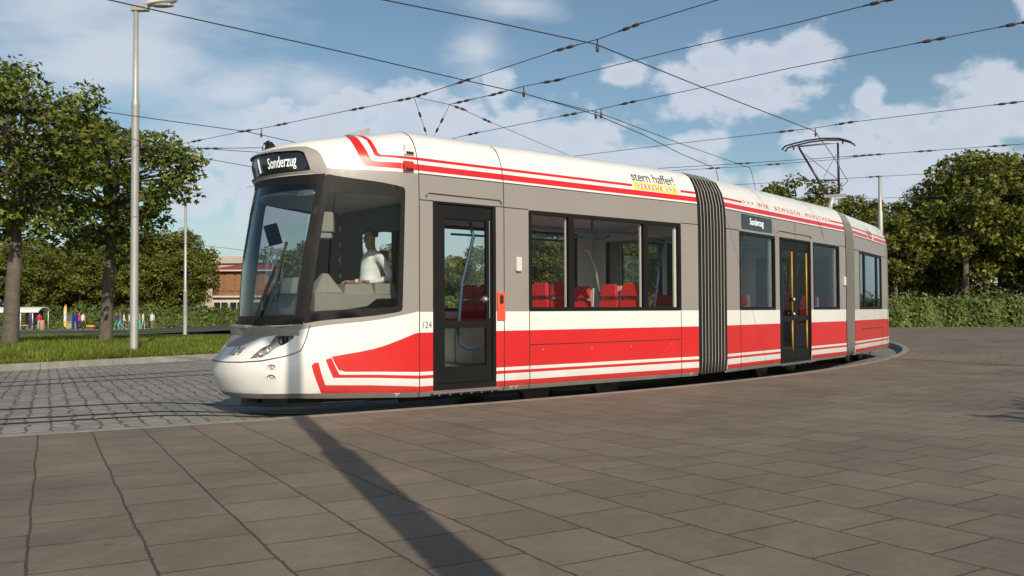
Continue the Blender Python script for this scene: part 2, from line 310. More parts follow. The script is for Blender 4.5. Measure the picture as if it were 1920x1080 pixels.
# rails (steel groove rails sunk in the setts)
def rail_arc(r, p0, p1):
    bm = bmesh.new(); rows = []; n = int((p1 - p0) / .006)
    for j in range(n + 1):
        ph = p0 + (p1 - p0) * j / n; z = bed(ph, r) + .005
        rows.append([bm.verts.new((*pol(r + o, ph), z + dz)) for o, dz in ((-.028, 0), (-.02, .006), (.02, .006), (.028, 0))])
    for j in range(n):
        for k in range(3): bm.faces.new((rows[j][k + 1], rows[j][k], rows[j + 1][k], rows[j + 1][k + 1]))
    for f in bm.faces:
        if f.normal.z < 0: f.normal_flip()
    tag(fin('rail', bm, M['rail']), kind='structure')
for r in (33.48, 33.04, 31.92): rail_arc(r, RD(-40), RD(100))
def rail_line(a, b):
    a = Vector((*a, 0)); b = Vector((*b, 0)); d = (b - a).normalized(); n = Vector((-d.y, d.x, 0)); A_ = a - d * 16; B_ = b + d * 6
    bm = bmesh.new(); P = []
    for q in (A_, B_): P.append([bm.verts.new(q + n * o + Vector((0, 0, z))) for o, z in ((-.026, .005), (-.018, .010), (.018, .010), (.026, .005))])
    for k in range(3): bm.faces.new((P[0][k], P[1][k], P[1][k + 1], P[0][k + 1]))
    for f in bm.faces:
        f.normal_update()
        if f.normal.z < 0: f.normal_flip()
    tag(fin('rail', bm, M['rail']), kind='structure')
rail_line((-7.86, 13.63), (-5.45, 16.2)); rail_line((-8.34, 14.47), (-5.83, 17.34))
# two narrow dark slot drains across the far paving
for a, b in (((1662, 671), (1960, 688)), ((1750, 637), (1960, 642))):
    A_ = onz(*a, .004); B_ = onz(*b, .004); d = (B_ - A_).normalized(); n = Vector((-d.y, d.x, 0)) * .035
    bm = bmesh.new(); bm.faces.new([bm.verts.new(p) for p in (A_ - n, B_ - n, B_ + n, A_ + n)]); tag(fin('drain_slot', bm, M['gap']), kind='structure')

def G(y): return .12 - .84 * min(1, max(0, (y - 20) / 70.0)) - .1 * max(0, min(1, (y - 90) / 60))
# grass island terrain
bm = bmesh.new(); rows = []
for i in range(50):
    s = -45 + 180 * i / 49; row = []
    for j in range(40):
        t = .18 + 150 * (j / 39) ** 2.2; p = KA + KD * s + KN * t
        row.append(bm.verts.new((p.x, p.y, G(p.y) + .03 * sin(p.x * .7) * sin(p.y * .5) * min(1, t / 3))))
    rows.append(row)
for i in range(49):
    for j in range(39): bm.faces.new((rows[i][j], rows[i + 1][j], rows[i + 1][j + 1], rows[i][j + 1]))
def grass_mat(name, c1, c2):
    m = mat(name, c1, .9); t = m.node_tree; b = t.nodes['Principled BSDF']; g = nd(t, 'ShaderNodeNewGeometry')
    n = nd(t, 'ShaderNodeTexNoise'); n.inputs['Scale'].default_value = .8; n.inputs['Detail'].default_value = 8; n.inputs['Roughness'].default_value = .7; t.links.new(g.outputs['Position'], n.inputs['Vector'])
    mx = nd(t, 'ShaderNodeMix'); mx.data_type = 'RGBA'; t.links.new(n.outputs[0], mx.inputs[0]); mx.inputs[6].default_value = (*c1, 1); mx.inputs[7].default_value = (*c2, 1); t.links.new(mx.outputs[2], b.inputs['Base Color'])
    return m
M['turf'] = grass_mat('turf', (.035, .060, .008), (.075, .105, .018))
for f in bm.faces:
    f.normal_update()
    if f.normal.z < 0: f.normal_flip()
tag(fin('turf_ground', bm, M['turf'], smooth=True), kind='structure')
# kerb of the grass: separate stones
ORD = ['first', 'second', 'third', 'fourth', 'fifth', 'sixth', 'seventh', 'eighth', 'ninth', 'tenth', 'eleventh', 'twelfth', 'thirteenth', 'fourteenth', 'fifteenth', 'sixteenth', 'seventeenth']
for i in range(-2, 12):
    a = KA + KD * (i * .78) + KN * .09; a.z = -.048
    bm = bmesh.new(); box(bm, a + KD * .39, (.768, .18, .36), atan2(KD.y, KD.x), bev=.012)
    o = fin('kerb_stone', bm, M['kerbg'], loc=tuple(a + KD * .39))
    o.rotation_euler.z = random.Random(i).uniform(-.004, .004)
    tag(o, 'pale granite kerb stone edging the grass, %s of the row from the left' % ORD[i + 2], 'kerb stone', 'kerb stones along the grass')
# far road beyond the grass and a low kerb line
def strip(name, y0, y1, x0, x1, dz, m):
    bm = bmesh.new(); n = 30
    vs = [[bm.verts.new((x0 + (x1 - x0) * i / n, y, G(y) + dz)) for i in range(n + 1)] for y in (y0, (y0 + y1) / 2, y1)]
    for k in range(2):
        for i in range(n): bm.faces.new((vs[k][i], vs[k][i + 1], vs[k + 1][i + 1], vs[k + 1][i]))
    return tag(fin(name, bm, m), kind='structure')
strip('far_road', 74, 94.5, -110, -8, .045, M['asph'])
strip('far_lane_kerb', 52.6, 53.0, -60, -4, .07, M['kerb'])

# ------------------------------------------------------------------ tram skin: plan curves (u along, v across) at several heights
LEV=[
(.10,[(-1.88,1.2),(-1.82,.86),(-1.64,.60),(-1.38,.44),(-1.10,.31),(-.60,.13),(-.28,.05),(0,.03)]),
(.17,[(-1.94,1.2),(-1.88,.86),(-1.70,.57),(-1.42,.40),(-1.13,.28),(-.60,.10),(-.28,.02),(0,0)]),
(.40,[(-2.03,1.2),(-1.97,.86),(-1.74,.55),(-1.45,.385),(-1.15,.27),(-.60,.09),(-.28,.015),(0,0)]),
(.58,[(-2.02,1.2),(-1.96,.86),(-1.73,.55),(-1.44,.385),(-1.15,.27),(-.60,.09),(-.28,.015),(0,0)]),
(.64,[(-1.95,1.2),(-1.89,.86),(-1.70,.56),(-1.42,.39),(-1.14,.27),(-.60,.09),(-.28,.015),(0,0)]),
(.80,[(-1.83,1.2),(-1.77,.86),(-1.61,.58),(-1.38,.41),(-1.12,.28),(-.60,.09),(-.28,.015),(0,0)]),
(.95,[(-1.71,1.2),(-1.66,.86),(-1.53,.60),(-1.36,.43),(-1.12,.29),(-.60,.10),(-.28,.02),(0,0)]),
(1.8,[(-1.66,1.2),(-1.60,.86),(-1.46,.59),(-1.27,.40),(-1.01,.26),(-.55,.10),(-.25,.02),(0,0)]),
(2.4,[(-1.56,1.2),(-1.50,.86),(-1.36,.58),(-1.18,.38),(-.94,.25),(-.50,.10),(-.23,.02),(0,0)]),
(2.72,[(-1.49,1.2),(-1.43,.86),(-1.29,.57),(-1.12,.37),(-.88,.24),(-.48,.09),(-.22,.02),(0,.01)]),
(2.82,[(-1.56,1.2),(-1.50,.86),(-1.34,.57),(-1.13,.38),(-.88,.25),(-.48,.10),(-.22,.03),(0,.012)]),
(3.00,[(-1.59,1.2),(-1.52,.86),(-1.34,.58),(-1.10,.41),(-.86,.29),(-.48,.14),(-.22,.065),(0,.045)]),
]
RT=[(0,0,0),(.096,.039,.308),(.204,.108,.615),(.302,.204,.795),(.414,.325,.923),(.587,.524,.974),(1,1,1)]
QL=1.332; QM=3.0+QL
def _lin(t,T):
    if t<=T[0][0]: return T[0][1:]
    for i in range(len(T)-1):
        a,b=T[i],T[i+1]
        if t<=b[0]:
            f=(t-a[0])/(b[0]-a[0]); return tuple(x+(y-x)*f for x,y in zip(a[1:],b[1:]))
    return T[-1][1:]
def _cr(P,w):
    n=len(P); i=min(int(w),n-2); f=w-i
    p1,p2=P[i],P[i+1]
    p0=P[i-1] if i>0 else (P[1][0],2.4-P[1][1])
    p3=P[i+2] if i+2<n else (p2[0]*2-p1[0]+.0,p2[1])
    r=[]
    for k in (0,1):
        a,b,c,d=p0[k],p1[k],p2[k],p3[k]
        r.append(.5*((2*b)+(-a+c)*f+(2*a-5*b+4*c-d)*f*f+(-a+3*b-3*c+d)*f**3))
    return r
def _plan(w,q):
    if q<=LEV[0][0]: return _cr(LEV[0][1],w)
    for i in range(len(LEV)-1):
        if q<=LEV[i+1][0]:
            f=(q-LEV[i][0])/(LEV[i+1][0]-LEV[i][0])
            a=_cr(LEV[i][1],w); b=_cr(LEV[i+1][1],w)
            return a[0]+(b[0]-a[0])*f,a[1]+(b[1]-a[1])*f
    return _cr(LEV[-1][1],w)
def surf(a,q):
    """a: 0.. = straight side (metres behind the cab seam), -2..0 near half of the cab, mirrored below -2"""
    mir=a<-2.0
    if mir: a=-4.0-a
    if a>=0: w=7.0; du=a
    else: w=max(0.0,7+a*3.5); du=0.0
    k=min(1,(7-w)/4)
    if q<=3.0:
        u,v=_plan(w,q); z=q+.045*k*(1-min(1,max(0,(q-.1)/.6)))
    else:
        u0,v0=_plan(w,3.0); s,g=_lin((q-3)/QL,RT)
        m=1-w/7.0
        ut=-.80*m; zt=3.43-.24*m
        g=g*(1-.25*m)+s*.25*m
        u=u0+(ut-u0)*s; v=v0+(1.2-v0)*s; z=3.0+(zt-3.0)*g
    u+=du
    if mir: v=2.4-v
    return u,v,z

# ------------------------------------------------------------------ tram
T = thing('tram', (-1.1, 11.6, 0), 'white grey and red low-floor articulated tram running as a special service, standing in the curve', 'tram')
class Car:
    def __init__(s, O, E, flip=False, length=None):
        O = Vector(O); E = Vector(E); d = (E - O).normalized(); n = Vector((-d.y, d.x))
        if flip: O = E + n * 2.4; d = -d; n = -n
        s.O, s.d, s.n = O, d, n
    def P(s, u, v, z):
        p = s.O + s.d * u + s.n * v; return Vector((p.x, p.y, z))
    def S(s, a, q, off=0.0):
        u, v, z = surf(a, q)
        p = s.P(u, v, z)
        if off:
            e = .01; q0 = min(q, QM - .02)
            pa = s.P(*surf(a + e, q0)) - s.P(*surf(a - e, q0)); pq = s.P(*surf(a, q0 + e)) - s.P(*surf(a, q0 - e))
            n = pq.cross(pa)
            if n.length > 1e-9: p = p + n.normalized() * off * s.sg
        return p
    sg = 1
CA = Car((-1.126, 10.755), (2.949, 14.042)); CB = Car((3.568, 14.723), (7.251, 19.255)); CC = Car((7.773, 20.119), (9.927, 23.469), flip=True)
LA, LB, LC = 5.24, 5.84, 3.98
# check outward sign once
_p = CA.S(2, 1.0); _q = CA.S(2, 1.0, .1)
if (_q - _p).dot(Vector((CA.n.x, CA.n.y, 0))) > 0: Car.sg = -1
def inpoly(x, y, P):
    c = False; j = len(P) - 1
    for i in range(len(P)):
        if (P[i][1] > y) != (P[j][1] > y) and x < (P[j][0] - P[i][0]) * (y - P[i][1]) / (P[j][1] - P[i][1]) + P[i][0]: c = not c
        j = i
    return c
def subd(P, st):
    R = []
    for i in range(len(P)):
        a, b = P[i], P[(i + 1) % len(P)]; L_ = hypot(b[0] - a[0], b[1] - a[1]); n = max(1, int(math.ceil(L_ / st)))
        for k in range(n): R.append((a[0] + (b[0] - a[0]) * k / n, a[1] + (b[1] - a[1]) * k / n))
    return R
def rnd_poly(P, r, n=4):
    """round the corners of a polygon"""
    R = []; m = len(P)
    for i in range(m):
        p0, p, p1 = Vector(P[i - 1]), Vector(P[i]), Vector(P[(i + 1) % m]); a = (p0 - p); b = (p1 - p); rr = min(r, a.length * .45, b.length * .45)
        A_ = p + a.normalized() * rr; B_ = p + b.normalized() * rr
        for k in range(n + 1):
            t = k / n; q = A_ * (1 - t) ** 2 + p * 2 * t * (1 - t) + B_ * t * t; R.append((q.x, q.y))
    return R
def mir(P): return [(-4 - a, q) for a, q in P]
def sheet(car, outline, holes=(), zones=(), off=0.0, step=.1, est=.09, base=0):
    """triangulated patch of a car's outer skin; zones recolour it, later ones on top"""
    V = []; Ed = []
    def addp(P):
        P = subd(P, est); b = len(V); V.extend(Vector(p) for p in P); Ed.extend((b + i, b + (i + 1) % len(P)) for i in range(len(P))); return P
    O_ = addp(outline); H = [addp(h) for h in holes]; Z = [(addp(z), m) for z, m in zones]
    x0 = min(p[0] for p in O_); x1 = max(p[0] for p in O_); y0 = min(p[1] for p in O_); y1 = max(p[1] for p in O_)
    nx = int((x1 - x0) / step); ny = int((y1 - y0) / step)
    for i in range(1, nx):
        for j in range(1, ny):
            x = x0 + (x1 - x0) * (i + (.5 if j % 2 else 0)) / nx; y = y0 + (y1 - y0) * j / ny
            if inpoly(x, y, O_) and not any(inpoly(x, y, h) for h in H): V.append(Vector((x, y)))
    r = delaunay_2d_cdt(V, Ed, [], 0, 1e-5)
    bm = bmesh.new(); vv = {}
    for f in r[2]:
        cx = sum(r[0][i].x for i in f) / len(f); cy = sum(r[0][i].y for i in f) / len(f)
        if not inpoly(cx, cy, O_) or any(inpoly(cx, cy, h) for h in H): continue
        mi = base
        for z, m_ in Z:
            if inpoly(cx, cy, z): mi = m_
        vs = []
        for i in f:
            if i not in vv: vv[i] = bm.verts.new(car.S(r[0][i].x, r[0][i].y, off))
            vs.append(vv[i])
        try: fc = bm.faces.new(vs); fc.material_index = mi; fc.smooth = True
        except ValueError: pass
    bmesh.ops.remove_doubles(bm, verts=bm.verts, dist=1e-5)
    orient(bm, car)
    return bm
def orient(bm, car):
    c = car.P(1.0, 1.2, 1.6); 
    for f in bm.faces:
        f.normal_update(); g = f.calc_center_median(); ax = car.P(min(max(((Vector((g.x, g.y)) - car.O).dot(car.d)), -1.0), 9), 1.2, min(g.z, 2.4))
        if f.normal.dot(g - ax) < 0: f.normal_flip()
def solid(o, th, inner_off=20, even=False):
    m = o.modifiers.new('thickness', 'SOLIDIFY'); m.thickness = th; m.offset = -1; m.use_even_offset = False; m.material_offset = inner_off; m.material_offset_rim = inner_off
    dg = bpy.context.evaluated_depsgraph_get(); me = bpy.data.meshes.new_from_object(o.evaluated_get(dg)); o.modifiers.clear(); old = o.data; o.data = me; bpy.data.meshes.remove(old); me.name = o.name
    if any(p.use_smooth for p in me.polygons): me.set_sharp_from_angle(angle=RD(24))
def rail_pts(P, w, car, off):
    """thin strip along an open (a, q) polyline, laid on the skin"""
    bm = bmesh.new(); R = []
    for i in range(len(P) - 1):
        a, b = P[i], P[i + 1]; n = max(1, int(hypot(b[0] - a[0], b[1] - a[1]) / .06))
        for k in range(n + (i == len(P) - 2)): R.append((a[0] + (b[0] - a[0]) * k / n, a[1] + (b[1] - a[1]) * k / n))
    pr = None
    for i, p in enumerate(R):
        a = R[max(i - 1, 0)]; b = R[min(i + 1, len(R) - 1)]; dx, dy = b[0] - a[0], b[1] - a[1]; l = hypot(dx, dy) or 1; nx, ny = -dy / l * w / 2, dx / l * w / 2
        cur = (bm.verts.new(car.S(p[0] + nx, p[1] + ny, off)), bm.verts.new(car.S(p[0] - nx, p[1] - ny, off)))
        if pr: bm.faces.new((pr[0], pr[1], cur[1], cur[0]))
        pr = cur
    return bm
def join(*bms):
    b0 = bms[0]
    for b in bms[1:]:
        me = bpy.data.meshes.new('tmp'); b.to_mesh(me); b.free(); b0.from_mesh(me); bpy.data.meshes.remove(me)
    return b0
def seams(car, lines, par, w=.011):
    b = join(*[rail_pts(l, w, car, .0025) for l in lines]); orient(b, car); return fin('panel_seam', b, M['gap'], par)
def text_on(car, s, a0, q0, height, width, par, m, name='lettering', off=.004, flip=False, skew=0.0, spacing=1.0, quad=None, bold=0.0):
    cu = bpy.data.curves.new('txt', 'FONT'); cu.body = s; cu.size = 1; cu.space_character = spacing; cu.offset = bold; cu.resolution_u = 4
    ob = bpy.data.objects.new('txt', cu); COL.objects.link(ob); dg = bpy.context.evaluated_depsgraph_get(); me = bpy.data.meshes.new_from_object(ob.evaluated_get(dg))
    bpy.data.objects.remove(ob); xs = [v.co.x for v in me.vertices]; ys = [v.co.y for v in me.vertices]; x0, x1, y0, y1 = min(xs), max(xs), min(ys), max(ys)
    for v in me.vertices:
        fx = (v.co.x - x0) / (x1 - x0); fy = (v.co.y - y0) / (y1 - y0)
        if flip: fx = 1 - fx
        if quad: # four (a, q) corners: bottom-left, bottom-right, top-right, top-left
            bl, br, tr, tl = quad; a = (bl[0] * (1 - fx) + br[0] * fx) * (1 - fy) + (tl[0] * (1 - fx) + tr[0] * fx) * fy; q = (bl[1] * (1 - fx) + br[1] * fx) * (1 - fy) + (tl[1] * (1 - fx) + tr[1] * fx) * fy
        else: a = a0 + fx * width + skew * fy; q = q0 + fy * height
        v.co = car.S(a, q, off)
    bm = bmesh.new(); bm.from_mesh(me); bpy.data.meshes.remove(me); orient(bm, car)
    return fin(name, bm, m, par)
def R4(a0, q0, a1, q1): return [(a0, q0), (a1, q0), (a1, q1), (a0, q1)]
WH, GR, RE, LG = 0, 1, 2, 3
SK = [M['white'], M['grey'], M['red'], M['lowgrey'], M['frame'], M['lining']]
PIL = [(-1.127, .995), (-1.10, .995), (-1.08, 2.758), (-1.102, 2.758)]
WS = [(-1.125, 1.0), (-1.4, .985), (-1.7, .975), (-2.0, .972)]; WS_T = [(-2.0, 2.735), (-1.6, 2.74), (-1.3, 2.75), (-1.10, 2.755)]
WSP = WS + [(-4 - a, q) for a, q in WS[-2::-1]] + [(-4 - a, q) for a, q in WS_T[:0:-1]] + WS_T
CWP = rnd_poly([(-1.105, 1.0), (-.24, 1.14), (-.24, 2.63), (-1.085, 2.755)], .05)
LAMP = [(-1.57, .60), (-1.55, .67), (-1.525, .72), (-1.46, .765), (-1.435, .86), (-1.36, .895), (-1.2, .905), (-1.17, .91), (-1.21, .83), (-1.29, .765), (-1.37, .725), (-1.41, .67), (-1.46, .615)]
SGN = rnd_poly([(-1.25, 2.80), (-1.40, 2.785), (-1.7, 2.775), (-2.0, 2.77), (-2.3, 2.775), (-2.6, 2.785), (-2.75, 2.80), (-2.66, 3.03), (-2.6, 3.07), (-2.3, 3.085), (-2.0, 3.09), (-1.7, 3.085), (-1.4, 3.07), (-1.34, 3.03)], .03)
DOOR = R4(.20, .165, 1.18, 2.50); WIN = rnd_poly(R4(1.735, 1.132, 4.827, 2.488), .03)
LTS = [[(-1.36 + .042 * cos(k * pi / 8), q + .042 * sin(k * pi / 8)) for k in range(16)] for q in (.49, .365)]
def bands(L_, near=True):
    f = (lambda P: P) if near else mir
    e = L_ + .02
    Z = [(f(R4(0, .1, e, .158)), LG), (f([(0, 1.132), (e, 1.132), (e, 2.818), (0, 2.818)]), GR), (f(R4(0, .158, e, .23)), RE), (f(R4(0, .322, e, .362)), RE), (f(R4(0, .405, e, .88)), RE),
         (f(R4(0, 2.853, e, 2.934)), RE), (f(R4(0, 2.982, e, 3.02)), RE)]
    return Z
def cab_zones(near=True):
    f = (lambda P: P) if near else mir
    return [(f([(.001, 1.132), (.001, 1.14), (-.98, .955), (-1.14, .93), (-1.24, .915), (-1.24, 2.755), (-1.10, 2.765), (-1.05, 2.822), (.001, 2.818)]), GR),
            (f([(.001, .405), (.001, .88), (-.07, .87), (-.80, .615), (-.76, .45), (-.72, .425)]), RE),
            (f([(.001, .322), (.001, .362), (-.755, .392), (-.80, .60), (-.835, .58), (-.79, .355)]), RE),
            (f([(.001, .158), (.001, .23), (-.84, .268), (-.885, .545), (-.92, .545), (-.95, .51), (-.875, .165)]), RE),
            (f([(.001, 2.853), (.001, 2.934), (-.615, 2.93), (-.645, 2.955), (-.72, 3.27), (-.765, 3.56), (-.845, 3.56), (-.84, 3.45), (-.71, 2.89), (-.68, 2.862)]), RE),
            (f([(.001, 2.982), (.001, 3.02), (-.545, 3.02), (-.575, 3.05), (-.62, 3.27), (-.69, 3.62), (-.755, 3.62), (-.66, 3.27), (-.61, 3.01), (-.59, 2.99)]), RE)]
HOOD = [(-1.05, 2.822), (-1.12, 2.95), (-1.20, 3.07), (-1.33, 3.17), (-1.51, 3.185), (-1.82, 3.165), (-2.0, 3.16)]
HOODP = HOOD + [(-4 - a, q) for a, q in HOOD[-2::-1]] + [(-2.9, 2.76), (-2.0, 2.74), (-1.10, 2.76)]
LEDG = [(-1.14, .985), (-1.14, .93), (-1.22, .915), (-1.36, .895), (-1.6, .84), (-1.80, .745), (-2.0, .725)]
LEDGP = LEDG + [(-4 - a, q) for a, q in LEDG[-2::-1]] + [(-2.0, .972)]

def shr(P, fa, fq):
    ca = sum(p[0] for p in P) / len(P); cq = sum(p[1] for p in P) / len(P); return [(ca + (a - ca) * fa, cq + (q - cq) * fq) for a, q in P]
def cab_car(car, L_, front):
    """a driving car: body shell with windows cut out, windscreen, side windows, sign, lamps"""
    nearA = front      # the side that faces the street camera is the unmirrored one only on the leading car
    out = R4(-4 - L_, .10, L_, QM)
    far_win = [mir(WIN)] if front else [mir(R4(.75, 1.132, 3.46, 2.488)), R4(.75, 1.132, 3.46, 2.488)]
    nw = [WIN, DOOR, mir(DOOR)] if front else []
    holes = [WSP, CWP, mir(CWP), SGN, LAMP, mir(LAMP)] + LTS + [mir(l) for l in LTS] + nw + far_win
    zones = [(R4(-4.001, .10, .001, .165), LG)] + bands(L_) + bands(L_, False) + cab_zones() + cab_zones(False) + [(HOODP, GR), (LEDGP, GR), (PIL, 4), (mir(PIL), 4)]
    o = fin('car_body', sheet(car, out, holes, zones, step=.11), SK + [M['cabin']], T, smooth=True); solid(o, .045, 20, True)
    for f in o.data.polygons:
        if f.material_index == 6:
            w_ = Vector((f.center.x, f.center.y)) + Vector((ROOT[T].x, ROOT[T].y)) - car.O; f.material_index = 6 if (w_.dot(car.d) < .17 and f.center.z < 2.6) else 5
    seams(car, [[(0.003, .1), (0.003, 2.6), (0.003, 3.0), (0.003, QM - .02)], [(-4.003, .1), (-4.003, 2.6), (-4.003, QM - .02)],
                [(-1.0, .99), (-1.04, .85), (-1.1, .69), (-1.22, .635), (-1.46, .575), (-1.64, .557), (-1.85, .553), (-2.0, .553), (-2.15, .553), (-2.36, .557), (-2.54, .575), (-2.78, .635), (-2.9, .69), (-2.96, .85), (-3.0, .99)]] +
               ([[(1.315, .1), (1.315, 3.4)], [(1.315, 2.495), (1.735, 2.495)], [(4.827, 2.495), (5.24, 2.495)], [(.003, 2.498), (.2, 2.498)], [(1.18, 2.498), (1.315, 2.498)], [(1.745, .1), (1.745, 1.13)], [(4.82, .1), (4.82, 1.13)],
                 [(1.745, .685), (4.82, .685)], [(1.2, 2.818), (L_, 2.818)], [(0, 2.818), (1.2, 2.818)]] if front else [[(-4.0, 2.818), (-4 - L_, 2.818)], [(-4.0, 2.495), (-7.98, 2.495)], [(-4.75, .67), (-7.2, .67)], [(-4.75, .67), (-4.75, .2)]]), T, w=.012 if front else .016)
    # windscreen: pane with black painted edge
    b = sheet(car, [(a * .995 - .01, q) if 0 else (a, q) for a, q in WSP], zones=[(WSI, 1)], off=-.008, step=.12, base=0)
    ws = fin('windscreen', b, [M['frame'], M['wsglass']], T, smooth=True)
    for P in (CWP, mir(CWP)):
        I = rnd_poly([(-1.03, 1.14), (-.30, 1.20), (-.30, 2.50), (-1.01, 2.55)], .04)
        if P is not CWP: I = mir(I)
        b = sheet(car, P, zones=[(I, 1)], off=-.006, step=.12, base=0)
        fin('cab_window', b, [M['frame'], M['glassd']], T, smooth=True)
        s_ = 1 if P is CWP else -1
    # destination sign in the brow
    b = sheet(car, SGN, off=-.03, step=.12); sg = fin('destination_sign', b, M['disp'], T, smooth=True)
    b = bmesh.new(); S_ = subd(shr(SGN, .988, .955), .08); vo = [bm_v(b, car.S(a, q, .002)) for a, q in S_]; vi = [bm_v(b, car.S(a, q, -.03)) for a, q in S_]
    for i in range(len(S_)): b.faces.new((vo[i - 1], vo[i], vi[i], vi[i - 1]))
    fin('sign_frame', b, M['frame'], sg)
    if front:
        text_on(car, 'Sonderzug', 0, 0, .13, 0, sg, M['led'], quad=[(-1.80, 2.80), (-1.435, 2.812), (-1.435, 2.995), (-1.80, 2.965)], off=-.025, bold=.008)
        text_on(car, '1', 0, 0, .13, 0, sg, M['led'], quad=[(-1.975, 2.80), (-1.94, 2.80), (-1.94, 2.975), (-1.975, 2.975)], off=-.025)
        text_on(car, '124', 0, 0, 0, 0, T, M['ink'], quad=[(-1.88, .635), (-1.73, .635), (-1.71, .735), (-1.86, .735)])
        text_on(car, '124', .05, .935, .08, .13, T, M['ink'])
        for k, (a0, a1) in enumerate(((-.93, -.78),)): pass
    # top marker light in the middle of the brow
    d = Vector((car.d.x, car.d.y, 0)); c = car.S(-2.0, 3.13) + d * .11 + Vector((0, 0, .01))
    b = bmesh.new(); prism(b, [c + d * x + Vector((0, 0, z)) - Vector((car.n.x, car.n.y, 0)) * .07 for x, z in ((-.03, -.06), (-.015, .13), (.01, .17), (.05, .18), (.10, .13), (.22, .0), (.22, -.06))], Vector((car.n.x, car.n.y, 0)) * .14)
    bmesh.ops.bevel(b, geom=b.edges[:], offset=.025, segments=2, affect='EDGES')
    ml = fin('marker_light', b, M['frame'], T, smooth=True, angle=50)
    b = bmesh.new(); lathe(b, c - d * .022 + Vector((0, 0, .085)), [(0, .012), (.03, .008), (.04, 0), (.04, -.02)], axis=-d); fin('lens', b, M['lens'], ml)
    # head lamps sunk in curved recesses
    for P, sgn in ((LAMP, 1), (mir(LAMP), -1)):
        b = bmesh.new(); S_ = subd(shr(P, .97, .97), .03); vo = [bm_v(b, car.S(a, q)) for a, q in S_]; vi = [bm_v(b, car.S(a, q, -.05)) for a, q in S_]
        for i in range(len(S_)): b.faces.new((vo[i - 1], vo[i], vi[i], vi[i - 1]))
        hb = sheet(car, P, off=-.05, step=.05, est=.03); b = join(b, hb)
        hl = fin('headlight', b, M['grey'], T)
        for a, q, r in ((-1.51, .68, .022), (-1.44, .72, .032), (-1.33, .83, .045)):
            if sgn < 0: a = -4 - a
            p = car.S(a, q, -.045); nn = (car.S(a, q, .1) - car.S(a, q)).normalized(); ax = (nn + Vector((-car.d.x, -car.d.y, 0)) * 1.2).normalized()
            b = bmesh.new(); lathe(b, p, [(r * 1.25, -.02), (r * 1.25, .03), (r * 1.05, .035), (r, .01), (0, .004)], seg=14, axis=ax); fin('reflector', b, [M['black'] if r > .04 else M['lens']], hl)
    for i, P in enumerate(LTS + [mir(l) for l in LTS]):
        P = shr(P, .95, .95); b = bmesh.new(); vo = [bm_v(b, car.S(a, q)) for a, q in P]; vi = [bm_v(b, car.S(a, q, -.03)) for a, q in P]
        for k in range(16): b.faces.new((vo[k - 1], vo[k], vi[k], vi[k - 1]))
        b.faces.new(vi)
        l_ = fin('tail_light', b, M['white'], T)
        a = sum(p[0] for p in P) / 16; q = sum(p[1] for p in P) / 16
        b = bmesh.new(); lathe(b, car.S(a, q, -.03), [(.030, -.01), (.028, .004), (.016, .010), (0, .011)], seg=14, axis=(car.S(a, q, .1) - car.S(a, q)).normalized()); fin('lens', b, M['redlens'] if i % 2 == 0 else M['lens'], l_)
def bm_v(b, p): return b.verts.new(p)
WSI = [(-1.22, 1.10), (-1.6, 1.09), (-2.0, 1.09), (-2.4, 1.09), (-2.78, 1.10), (-2.82, 2.63), (-2.4, 2.65), (-2.0, 2.65), (-1.6, 2.65), (-1.18, 2.63)]
cab_car(CA, LA, True); cab_car(CC, LC, False)

# middle car: two flat-sided halves
BW1 = rnd_poly(R4(.49, 1.132, 2.02, 2.488), .03); BD = R4(2.215, .135, 3.79, 2.49); BW2 = rnd_poly(R4(3.915, 1.132, 5.44, 2.488), .03)
o = fin('car_body', sheet(CB, R4(0, .10, LB, QM), [BW1, BD, BW2], bands(LB), step=.14), SK, T, smooth=True); solid(o, .045)
class Flip(Car):
    def __init__(s, c): s.c = c; s.O, s.d, s.n = c.O, c.d, c.n
    def S(s, a, q, off=0.0):
        u, v, z = surf(a, q); v0, z0 = v, z
        return s.P(u, 2.4 - v + off, z)
FB = Flip(CB)
o = fin('car_body', sheet(FB, R4(0, .10, LB, QM), [BW1, BD, BW2], bands(LB), step=.2, est=.2), SK, T, smooth=True); solid(o, .045)
seams(CB, [[(0, 2.818), (LB, 2.818)], [(0, 2.495), (.49, 2.495)], [(5.44, 2.495), (LB, 2.495)], [(3.0, 2.5), (3.0, 2.818)], [(.52, .1), (.52, 1.13)]], T, w=.014)

# windows: rubber frame, panes, mullions
def window(car, P, mull, gl, name='window', off=-.012):
    a0 = min(p[0] for p in P); a1 = max(p[0] for p in P); q0 = min(p[1] for p in P); q1 = max(p[1] for p in P); w = .055
    ed = [a0 + w] ; cells = []
    for m_ in mull: cells.append((ed[-1], m_ - .05)); ed.append(m_ + .05)
    cells.append((ed[-1], a1 - w)); H = [R4(x, q0 + w, y, q1 - w) for x, y in cells]
    f = fin(name, sheet(car, P, H, off=.004, step=.25, est=.3), M['frame'], T, smooth=False); solid(f, .05)
    for (x, y) in cells: fin('glass', sheet(car, R4(x - .004, q0 + w - .004, y + .004, q1 - w + .004), off=-.02, step=.5, est=.5), gl, f)
    return f
window(CA, WIN, [2.51, 4.03], M['glass']); window(CA, mir(WIN), [-4 - 2.51, -4 - 4.03], M['glass'])
for c in (CB, FB): window(c, BW1, [], M['glassb' if c is CB else 'glass']); window(c, BW2, [], M['glassb' if c is CB else 'glass'])
for f_ in (lambda P: P, mir):
    window(CC, f_(rnd_poly(R4(.75, 1.132, 3.46, 2.488), .03)), [(-4 - x if f_ is mir else x) for x in (1.35, 2.85)][::(-1 if f_ is mir else 1)], M['glassc' if f_ is mir else 'glass'])
